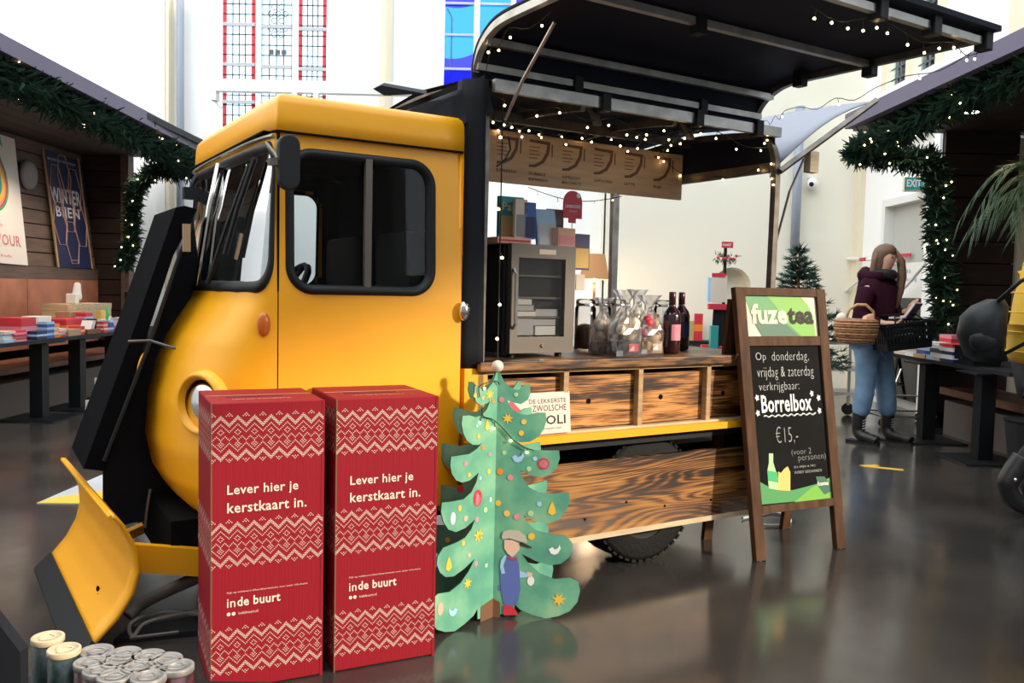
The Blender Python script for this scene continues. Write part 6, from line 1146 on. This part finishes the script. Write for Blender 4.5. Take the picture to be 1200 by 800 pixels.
a, b = g(833, 322), g(850, 354); part('card_pack', MB().box(a[0], b[0], -.05, .0, b[2], a[2]), 'print_cream', t); part('card_pack', MB().box(a[0] - .02, b[0] + .01, -.04, .02, b[2] - .08, b[2] - .02), 'red', t); part('card_header', MB().box(a[0], b[0] - .02, -.055, -.05, a[2] - .02, a[2] + .02), 'red', t); part('side_cards', MB().box(a[0] - .03, a[0], -.03, .05, b[2], a[2] - .03), 'lightblue', t)
a = g(840, 362); part('black_drape', MB().prism([(-.13, .2), (-.1, a[2]), (.12, a[2]), (.2, .2)], 0, .03), 'black_fabric', t)
P = atY(838, 410, 8.9); t = thing('product_box', 'small teal and white boxes on the rack below the card stand', 'box', (P[0] - .05, 8.9, 0)); part('box', MB().box(0, .08, 0, .08, .0, P[2] + .25), 'teal', t, bevel=.004); part('red_tube', MB().box(-.09, -.02, 0, .06, 0, P[2] + .05), 'red', t); part('red_tube', MB().box(.1, .16, 0, .06, 0, P[2] + .04), 'red', t)
# fir tree
P = atY(930, 460, 8.6); t = thing('fir_tree', 'dark green artificial fir tree behind the chalkboard', 'tree', (P[0], 8.6, 0)); ztop = atY(925, 285, 8.6)[2]; fo = MB(); rn = random.Random(9)
for k in range(150):
    v = rn.random() ** .8; z = .45 + (ztop - .5) * v; L_ = ((1 - v) * .5 + .05) * rn.uniform(.8, 1.1); a = rn.uniform(0, 2 * pi); d = Vector((cos(a), sin(a), rn.uniform(-.1, .35)))
    for j in range(int(L_ / .022) + 3):
        c = Vector((0, 0, z)) + d * L_ * rn.random(); 
        for q_ in range(3):
            e = (d * 1.0 + Vector((rn.gauss(0, .6), rn.gauss(0, .6), rn.gauss(.15, .5)))).normalized(); o_ = e.orthogonal().normalized() * .009; fo.add([c - o_, c + o_, c + e * .085], [(0, 1, 2)])
part('branches', fo, 'fir', t, kind='stuff'); part('trunk', MB().lathe([(.04, 0), (.035, .5), (.008, ztop)], 8), 'brown', t); part('pot', MB().lathe([(.16, 0), (.2, .3), (.21, .32)], 16), 'charcoal', t)
# palm
P = atY(1232, 215, 6.0); t = thing('palm_plant', 'palm with long drooping leaves at the right edge above the yellow jacket', 'plant', (P[0], 6.0, 0)); part('trunk', MB().tube([(0, 0, 0), (.02, 0, 1.0), (0, 0, P[2])], [.05, .04, .03], 8), 'brown', t); part('pot', MB().lathe([(.16, 0), (.2, .35), (.21, .37)], 16), 'charcoal', t); rn = random.Random(5)
for k in range(15):
    a = pi + rn.uniform(-.9, .9) if k < 11 else rn.uniform(-1, 1); L_ = rn.uniform(.42, .62); up = rn.uniform(.0, .5); c0 = Vector((0, 0, P[2])); pth = [c0 + Vector((cos(a) * L_ * v, sin(a) * L_ * v * .6, up * L_ * sin(v * 2.6) - .55 * L_ * v * v * 1.2)) for v in [j / 10 for j in range(11)]]
    fr = part('frond', MB().tube(pth, [.006 - .0004 * j for j in range(11)], 4), 'palm', t); lf = MB()
    for j in range(2, 11):
        p = pth[j]; d = (pth[j] - pth[j - 1]).normalized(); s_ = d.cross(Vector((0, 0, 1))).normalized()
        for sg in (-1, 1):
            for q_ in (0, .5): c = p - d * q_ * .05; e = (d + s_ * sg * .5 + Vector((0, 0, -.5))).normalized() * .2; o_ = d * .008; lf.add([c - o_, c + o_, c + e], [(0, 1, 2)])
    part('leaflets', lf, 'palm', fr, kind='stuff')
